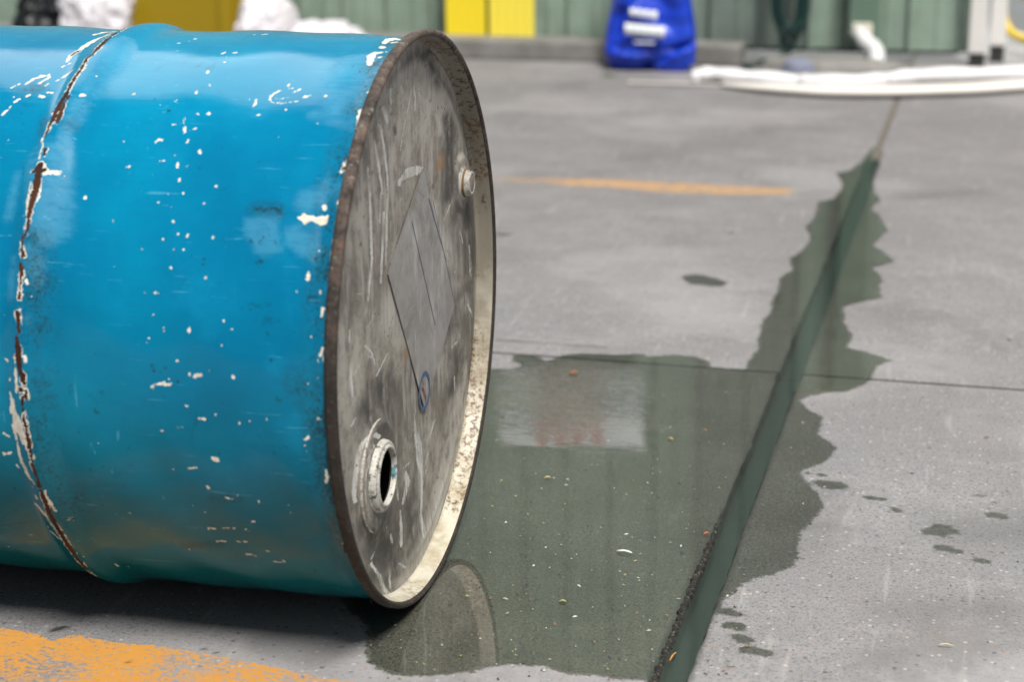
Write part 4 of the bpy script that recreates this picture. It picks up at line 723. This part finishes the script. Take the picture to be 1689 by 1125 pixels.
# ---- posts at the end of the wall, pale door beyond them
wh = M('white_post_paint'); wh.fin(wh.mix(wh.noise(12, 4), (.80, .78, .76), (.66, .64, .62)), .5)
p1 = thing('corner_post', tuple(P(Wl(1613, 60, 3.97)[0], 3.97, 0)), 'white corner post closing the right end of the green wall', 'post', rotz=ANG)
box('post', (.050, .05, 3.95), wh.m, p1, loc=(0, 0, .035+1.98), bevel=.004); box('foot', (.046, .046, .034), dk2.m, p1, loc=(0, .004, .017))
q = Wl(1646, 60, 4.08); p2 = thing('door_post', tuple(P(q[0], 4.08, 0)), 'off-white door post just right of the corner post', 'post', rotz=ANG)
box('post', (.046, .05, 3.9), wh.m, p2, loc=(0, 0, .05+1.95), bevel=.004); box('foot', (.042, .046, .05), dk2.m, p2, loc=(0, .004, .025))
cr_ = M('cream_wall'); cr_.fin(cr_.mix(cr_.noise(3, 4), (.62, .58, .56), (.5, .47, .45)), .7)
bw = box('cream_wall', (3.2, .1, 3.9), cr_.m, loc=tuple(P(.68+1.6, 4.75, 2.0)), rotz=ANG); tag(bw, 'cream painted wall beyond the white posts at far right', 'wall')
yh = M('yellow_hose_rubber'); yh.fin((.72, .50, .02), .4)
hp = []
for (x, y, v) in [(1660,-60,4.3),(1656,-20,4.3),(1655,10,4.3),(1658,35,4.3),(1667,52,4.28),(1680,60,4.25),(1700,66,4.2),(1740,72,4.1)]:
    q = Wl(x, y, v); hp.append(P(q[0], v, max(q[1], .014)))
yo = tube('yellow_hose', smoothpath(hp, 8), .013, yh.m, n=12); tag(yo, 'yellow hose hanging by the cream wall at the right edge', 'hose')
# ---- dark green cable coil hung on the wall
cb = M('dark_green_cable'); cb.fin((.012, .045, .040), .4)
top = Wl(1305, -150, 3.95); coil = thing('hanging_cable', tuple(P(top[0], 3.95, 0)), 'dark green cable hung in long loops on the wall', 'cable', rotz=ANG)
def cw(x, y, v=3.94): q = Wl(x, y, v); return (q[0]-top[0], v-3.95, max(q[1], .008))
for k, (xl, xr, yb, xb) in enumerate([(1274,1330,78,1302),(1280,1334,66,1310),(1283,1324,88,1299),(1277,1318,58,1296),(1290,1329,50,1312)]):
    pts = [cw(1308,-330), cw(1304-12,-200), cw(xl,-60), cw(xl-1,10), cw(xl+6,40), cw(xb-9,yb-12), cw(xb,yb), cw(xb+9,yb-14), cw(xr-6,38), cw(xr,0), cw(xr-2,-70), cw(1318,-210), cw(1308,-330)]
    pts = [(p[0], p[1]-.009*k+.015, p[2]) for p in pts]
    tube('cable_loop', smoothpath(pts, 8), .0062, cb.m, coil, n=8)
tube('cable_tail', smoothpath([cw(1300,82), cw(1292,88), cw(1276,93,3.9), cw(1258,99,3.82), cw(1235,104,3.79), cw(1225,108,3.76), cw(1240,110,3.74)], 8), .0055, cb.m, coil, n=8)
hk = M('steel_hook'); hk.fin((.4, .4, .4), .4, 1.0); tube('hook', smoothpath([(0, .07, .79), (0, .02, .79), (0, -.03, .775), (0, -.05, .80)], 6), .004, hk.m, coil, n=8)
# ---- white sign with red print, high on the wall: the puddle mirrors it
sg = thing('wall_sign', tuple(P(-.772, WV-.03, 1.09)), 'white rectangular sign with red print, high on the wall and mirrored in the puddle', 'sign', rotz=ANG)
sg.rotation_euler = (math.radians(-15), 0, ANG); sg.scale = (1, 1, 1.1)      # tilted up to catch more sun and brighten its mirror image
sg.location = tuple(P(-.772, WV-.10, 1.085))
sw = M('sign_white'); sw.fin((.88, .93, .97), .5); sr = M('sign_red'); sr.fin((.62, .05, .04), .5)
br_ = M('sign_bracket'); br_.fin((.3, .3, .3), .5, .8); box('bracket', (.3, .05, .02), br_.m, sg, loc=(0, .03, .06))
box('sign_board', (.50, .006, .235), sw.m, sg, loc=(0, 0, .12), bevel=.002)
def rect(name, u, z, wu, hz, mat, parent, y=-.0042, rot=0.0):
    o = box(name, (wu, .0012, hz), mat, parent, loc=(u, y, z)); o.rotation_euler = (0, rot, 0); return o
bmx = bmesh.new()
def bar(cu, cz, wu, hz, ang=0.0):
    m4 = Matrix.Translation((cu, -.0042, cz)) @ Matrix.Rotation(ang, 4, 'Y') @ Matrix.Diagonal((wu, .0012, hz, 1)); bmesh.ops.create_cube(bmx, size=1.0, matrix=m4)
for k, hh_ in enumerate((.070, .062, .070, .058)): bar(-.105+.062*k, .190, .028, hh_, .15); bar(-.105+.062*k+.020, .190+(.022 if k % 2 else -.020), .034, .022)
bar(.0, .136, .24, .022, .04)
for k in range(14):
    t = math.pi*k/13; bar(-.01-.115*math.cos(t), .112-.062*math.sin(t), .03, .016, -(math.pi/2-t)*.75)
bar(-.02, .105, .06, .014)
me = bpy.data.meshes.new('sign_print'); bmx.to_mesh(me); bmx.free(); link('sign_print', me, sr.m, sg, smooth=False)
# ---- two yellow boards
yb_ = M('yellow_plastic'); yb_.fin(yb_.mix(yb_.noise(6, 4), (.95, .76, .03), (.90, .70, .03)), .4); yb2 = M('yellow_plastic_pale'); yb2.fin(yb2.mix(yb2.noise(6, 4), (.95, .80, .09), (.92, .76, .08)), .4)
def yboard(x0, x1, mat, label):
    v = 3.90; a0, a1 = Wl(x0, 68, v), Wl(x1, 70, v); w_ = a1[0]-a0[0]; t = thing('yellow_board', tuple(P((a0[0]+a1[0])/2, v, .063)), label, 'board', 'yellow boards standing on the kerb', rotz=ANG)
    xs = []; n = 5; p_ = w_/n
    for i in range(n): xs += [(-w_/2+i*p_, 0), (-w_/2+(i+.12)*p_, -.006), (-w_/2+(i+.88)*p_, -.006), (-w_/2+(i+1)*p_-.0006, 0)]
    V = []
    for z in (0, .52): V += [(x, y, z) for x, y in xs] + [(x, y+.010, z) for x, y in xs]
    n = len(xs); F = []
    for i in range(n-1): F += [(i, i+1, 2*n+i+1, 2*n+i), (n+i+1, n+i, 3*n+i, 3*n+i+1), (i+1, i, n+i, n+i+1), (2*n+i, 2*n+i+1, 3*n+i+1, 3*n+i)]
    F += [(0, 2*n, 3*n, n), (n-1, 2*n-1, 4*n-1, 3*n-1)]
    fix_normals(from_np('ribbed_panel', V, F, mat, t, smooth=False)); box('end_cap', (w_+.004, .02, .012), mat, t, loc=(0, .002, .527), bevel=.002); return t
yboard(736, 801, yb_.m, 'ribbed yellow board on the kerb, the left of the pair'); yboard(807, 881, yb2.m, 'ribbed yellow board on the kerb, the right one, nearer the blue bag')
# ---- blue bag
def cloth_bag(name, W_, Hh, D_, loc, mat, label, cat, profile, folds, rotz=0.0, nu=120, nz=110, knot=True, part='sack'):
    t = thing(name, loc, label, cat, rotz=rotz); A = np.linspace(0, 2*np.pi, nu, endpoint=False); Zs = np.linspace(0, 1, nz); V = []
    for z in Zs:
        wz = profile(z)
        for a_ in A:
            ca, sa = math.cos(a_), math.sin(a_); ex = .55
            x = W_/2*wz*math.copysign(abs(ca)**ex, ca); y = D_/2*(1-.75*z**1.5)*(.35+.65*min(1, 6*z+.3))*math.copysign(abs(sa)**.8, sa)
            y += folds(x, z, -1 if sa < 0 else 1)*abs(sa)**.5
            V.append((x, y, Hh*z))
    V += [(0, 0, 0), (0, 0, Hh)]; F = [tuple(f) for f in grid_faces(nz, nu, True)]; b_, t_ = nz*nu, nz*nu+1
    F += [(k, (k+1) % nu, b_) for k in range(nu)] + [((nz-1)*nu+k, (nz-1)*nu+(k+1) % nu, t_) for k in range(nu)]
    me = bpy.data.meshes.new(part); me.from_pydata(V, [], F); me.update(); fix_normals(link(part, me, mat, t)); return t
bb = M('blue_sack'); a = bb.noise(9, 4, .6, dist=1.2); bb.fin(bb.mix(bb.ramp(a, .4, .6), (.004, .035, .46), (.012, .060, .58)), .33, normal=bb.bump(bb.noise(14, 4, .6, stretch=(1, 1, .7), dist=1.5), .5, .02))
def bfold(x, z, s):
    f = 1.0*.020*math.exp(-((x-.0+.25*z*.1)/.012)**2)*max(0, 1-z*2.8) + .014*math.exp(-((x-.10+(.14-z)*.9)/.016)**2)*(z < .3)
    f += .016*math.exp(-((z-.10-x*.45)/.018)**2)*(x > 0) - .014*math.exp(-((z-.07+x*.2)/.025)**2)*(x < .02) + .018*math.exp(-((x+.07+(.35-z)*.25)/.015)**2)*min(1, max(0, z*5-.6)) - .010*math.sin(x*38+z*9)*min(1, z*3) + .010*math.exp(-((x-.05-z*.3)/.02)**2)*min(1, max(0, z*4-.3))
    f += .0015*math.sin(z*60+x*30+3*math.sin(x*25)); return f*1.35 if s < 0 else -f*.3
q0, q1 = G(992, 116), G(1144, 119); bw_ = q1[0]-q0[0]
bag = cloth_bag('blue_bag', bw_*1.0, .52, .13, tuple(P((q0[0]+q1[0])/2, 3.70, 0)), bb.m, 'full blue plastic bag with white print, standing against the kerb', 'bag', lambda z: .96+.05*math.sin(z*9)-.28*z**1.4*1 - .08*(z < .03), bfold, rotz=ANG)
bag.rotation_euler = (math.radians(-3), 0, ANG)
bwh = M('bag_print_white'); bwh.fin((.80, .84, .86), .5)
bmx = bmesh.new(); c0 = (q0[0]+q1[0])/2
def bp(x, y): q = Wl(x, y, 3.61); return q[0]-c0, q[1]
def quad(x0, x1, y0, y1, sk=0, off=-.084):
    n = 8; rows = []
    for i in range(n+1):
        x = x0+(x1-x0)*i/n; r_ = []
        for y in (y0+sk*i/n, y1+sk*i/n):
            u, z = bp(x, y); r_.append(bmx.verts.new((u, off+.02*(u-.0)**2*10+.02*z, z)))
        rows.append(r_)
    for i in range(n): bmx.faces.new((rows[i][0], rows[i+1][0], rows[i+1][1], rows[i][1]))
for k, (a, b) in enumerate([(1037,1047),(1049,1058),(1060,1069),(1071,1082)]): quad(a, b, 16+1.4*k, 30+2.0*k, 1)
for k, (a, b) in enumerate([(1029,1038),(1039,1048),(1049,1059),(1060,1070),(1071,1082),(1083,1095)]): quad(a, b, 41+1.0*k, 60+1.1*k, .5)
quad(1044, 1078, 71, 74, 1)
me = bpy.data.meshes.new('printed_lettering'); bmx.to_mesh(me); bmx.free(); pr = link('printed_lettering', me, bwh.m, bag)
pr.modifiers.new('s', 'SOLIDIFY').thickness = .001
tie = tube('tied_neck', smoothpath([(-.06, 0, .505), (-.02, -.02, .53), (.0, .0, .56), (.03, .01, .60)], 6), [.05]*3+[.04]*4+[.03]*6+[.045]*6, bb.m, bag, n=16)
lv = lump('blue_hem', (q0[0]+q1[0])/2, 3.66, bw_*.54, .03, .006, bb.m, 9); bpy.data.objects.remove(lv)
# ---- white absorbent booms
bo = M('white_sock'); a = bo.noise(25, 4, .6); bo.fin(bo.mix(a, (.74, .74, .76), (.82, .82, .84)), .8, normal=bo.bump(bo.noise(40, 4, .6, stretch=(1, .4, 1)), .5, .006))
def gp(x, y, z): q = G(x, y, z); return tuple(P(q[0], q[1], z))
pts = [gp(1149,127,.014), gp(1156,124,.020), gp(1175,122,.024), gp(1215,126,.023), gp(1262,130,.022), (gp(1320,134,.018)), gp(1338,135,.021), gp(1400,135,.024), gp(1450,133,.021), gp(1462,132,.018), gp(1480,129,.022), gp(1520,125,.023), gp(1600,123,.023), gp(1689,121,.023), gp(1760,120,.023), gp(1900,118,.022)]
sp = smoothpath(pts, 10); rads = [.0225+.002*math.sin(i*.5)-.004*math.exp(-((i-50)/3)**2)-.005*math.exp(-((i-88)/3)**2) for i in range(len(sp))]; rads[0] = .006; rads[1] = .014; rads[2] = .019
b1_ = tube('absorbent_boom', sp, rads, bo.m, n=20, squash=.95); tag(b1_, 'plump white absorbent sock lying in front of the wall, the round upper one', 'absorbent sock')
bo2 = M('cream_sock'); bo2.fin(bo2.mix(bo2.noise(20), (.80, .77, .72), (.70, .67, .62)), .8, normal=bo2.bump(bo2.noise(30, 4, .6), .4, .005))
pts = [gp(1192,138,.008), gp(1230,141,.012), gp(1290,145,.014), gp(1350,148,.015), gp(1400,149,.016), gp(1460,149,.016), gp(1540,147,.016), gp(1600,145,.016), gp(1660,141,.014), gp(1720,138,.010), gp(1800,134,.009)]
sp = smoothpath(pts, 8); w_ = [.014+.034*min(1, i/24) for i in range(len(sp))]
b2_ = tube('flat_absorbent_sock', sp, w_, bo2.m, n=20, squash=.30); tag(b2_, 'flattened cream absorbent sock on the near side of the plump white one', 'absorbent sock')
pts = [gp(1035,135,.003), gp(1080,136,.004), gp(1150,138,.004), gp(1200,140,.003)]
cs = M('dusty_cloth'); cs.fin(cs.mix(cs.noise(30), (.42, .40, .37), (.5, .48, .45)), .9)
b3_ = tube('cloth_strip', smoothpath(pts, 8), .015, cs.m, n=14, squash=.22); tag(b3_, 'thin cream cloth strip on the ground right of the blue bag', 'cloth strip')
# ---- rag
rg = M('grey_blue_rag'); rg.fin(rg.mix(rg.noise(30), (.16, .18, .26), (.24, .26, .34)), .9, normal=rg.bump(rg.noise(40), .6, .008))
ra, rb2 = G(1286, 118), G(1342, 118); rag = lump('rag', (ra[0]+rb2[0])/2, 3.765, (rb2[0]-ra[0])/2, .035, .034, rg.m, 11); tag(rag, 'crumpled grey-blue rag at the edge of the concrete pad', 'rag')
ws = M('green_weed'); ws.fin((.10, .14, .03), .7); V = []; F = []
gq = G(1006, 125)
for k in range(26):
    a = rng.random()*6.28; r_ = .03*rng.random()**.5; L = .008+.012*rng.random(); cx = P(gq[0]+r_*math.cos(a)*1.2, gq[1]+r_*math.sin(a), 0); b0_ = len(V); ta = rng.random()*6.28
    V += [(cx[0]-.003*math.sin(ta), cx[1]+.003*math.cos(ta), .0005), (cx[0]+.003*math.sin(ta), cx[1]-.003*math.cos(ta), .0005), (cx[0]+L*math.cos(ta), cx[1]+L*math.sin(ta), .004+.008*rng.random())]; F.append((b0_, b0_+1, b0_+2))
wo = from_np('weed', V, F, ws.m, smooth=False); tag(wo, 'small patch of green weed on the ground before the blue bag', 'weed')
# ---- things beyond the drum on the left
yl = M('ochre_bin'); yl.fin(yl.mix(yl.noise(5, 3), (.34, .235, .003), (.30, .205, .003)), .45)
cv = 3.55; a0, a1 = Wl(207, 20, cv), Wl(401, 20, cv); w_ = a1[0]-a0[0]
bin_ = thing('yellow_bin', tuple(P((a0[0]+a1[0])/2, cv+.16, 0)), 'dull ochre-yellow bin standing between the white plastic bags behind the drum', 'bin', rotz=ANG)
bmx = bmesh.new(); bmesh.ops.create_cube(bmx, size=1.0)
for v_ in bmx.verts:
    k = 1.0 if v_.co.z > 0 else .92; v_.co = Vector((v_.co.x*w_*1.18*k, v_.co.y*.32*k, (v_.co.z+.5)*.52))
bmesh.ops.bevel(bmx, geom=bmx.edges[:], offset=.014, segments=3, affect='EDGES'); me = bpy.data.meshes.new('body'); bmx.to_mesh(me); bmx.free(); link('body', me, yl.m, bin_, smooth=False)
box('rim', (w_*1.10, .36, .03), yl.m, bin_, loc=(0, 0, .535), bevel=.008); box('corner_rib', (.045, .012, .45), yl.m, bin_, loc=(w_*.36, -.163, .27), bevel=.004)
box('handle', (.10, .02, .025), dk2.m, bin_, loc=(0, -.172, .46), bevel=.006)
pw = M('white_film'); pw.fin(pw.mix(pw.noise(8, 4), (.80, .78, .82), (.66, .64, .70)), .35, normal=pw.bump(pw.noise(12, 4, .6, dist=1.5), .7, .03)); kbag = M('black_film'); kbag.fin((.006, .008, .012), .4, normal=kbag.bump(kbag.noise(12, 4, .6, dist=1.5), .5, .02))
from mathutils import noise as mn
def bagblob(name, x0, x1, ytop, v, dep, mat, label, cat, seed, part='film', rough=.10):
    a0, a1 = Wl(x0, 60, v), Wl(x1, 60, v); zt = Wl((x0+x1)/2, ytop, v)[1]; t = thing(name, tuple(P((a0[0]+a1[0])/2, v, 0)), label, cat, rotz=ANG)
    bmx = bmesh.new(); bmesh.ops.create_icosphere(bmx, subdivisions=6, radius=1.0)
    for v_ in bmx.verts:
        n_ = v_.co.copy(); k = 1+rough*1.8*mn.noise(n_*1.6+Vector((seed, 0, 0)))+rough*.9*abs(mn.noise(n_*4+Vector((0, seed, 0))))+rough*.35*mn.noise(n_*11+Vector((0, 0, seed)))
        c3 = n_*k; v_.co = Vector((c3.x*(a1[0]-a0[0])/2, c3.y*dep/2, max(0, (c3.z*.5+.5)*zt)))
    me = bpy.data.meshes.new(part); bmx.to_mesh(me); bmx.free(); link(part, me, mat, t); return t
tb = bagblob('black_bag', 40, 170, -60, 3.62, .3, kbag.m, 'black plastic bag slumped at far left behind the drum', 'bag', 3.1, rough=.22)
tube('tied_neck', smoothpath([(0, 0, .30), (.01, 0, .36), (.03, 0, .42)], 5), [.05]*4+[.03]*3+[.045]*4, kbag.m, tb, n=14)
bagblob('white_bag', 112, 214, -50, 3.5, .22, pw.m, 'pale crumpled plastic bag between the black bag and the ochre bin', 'bag', 7.7, rough=.16)
bagblob('white_bag', 396, 484, -20, 3.55, .26, pw.m, 'bright white rounded plastic bag at the right of the ochre bin', 'bag', 1.3, rough=.10)
bagblob('plastic_sheet', 470, 596, 37, 3.62, .20, pw.m, 'low crumpled translucent plastic sheet between the white bag and the yellow boards', 'plastic sheet', 5.2, rough=.25)
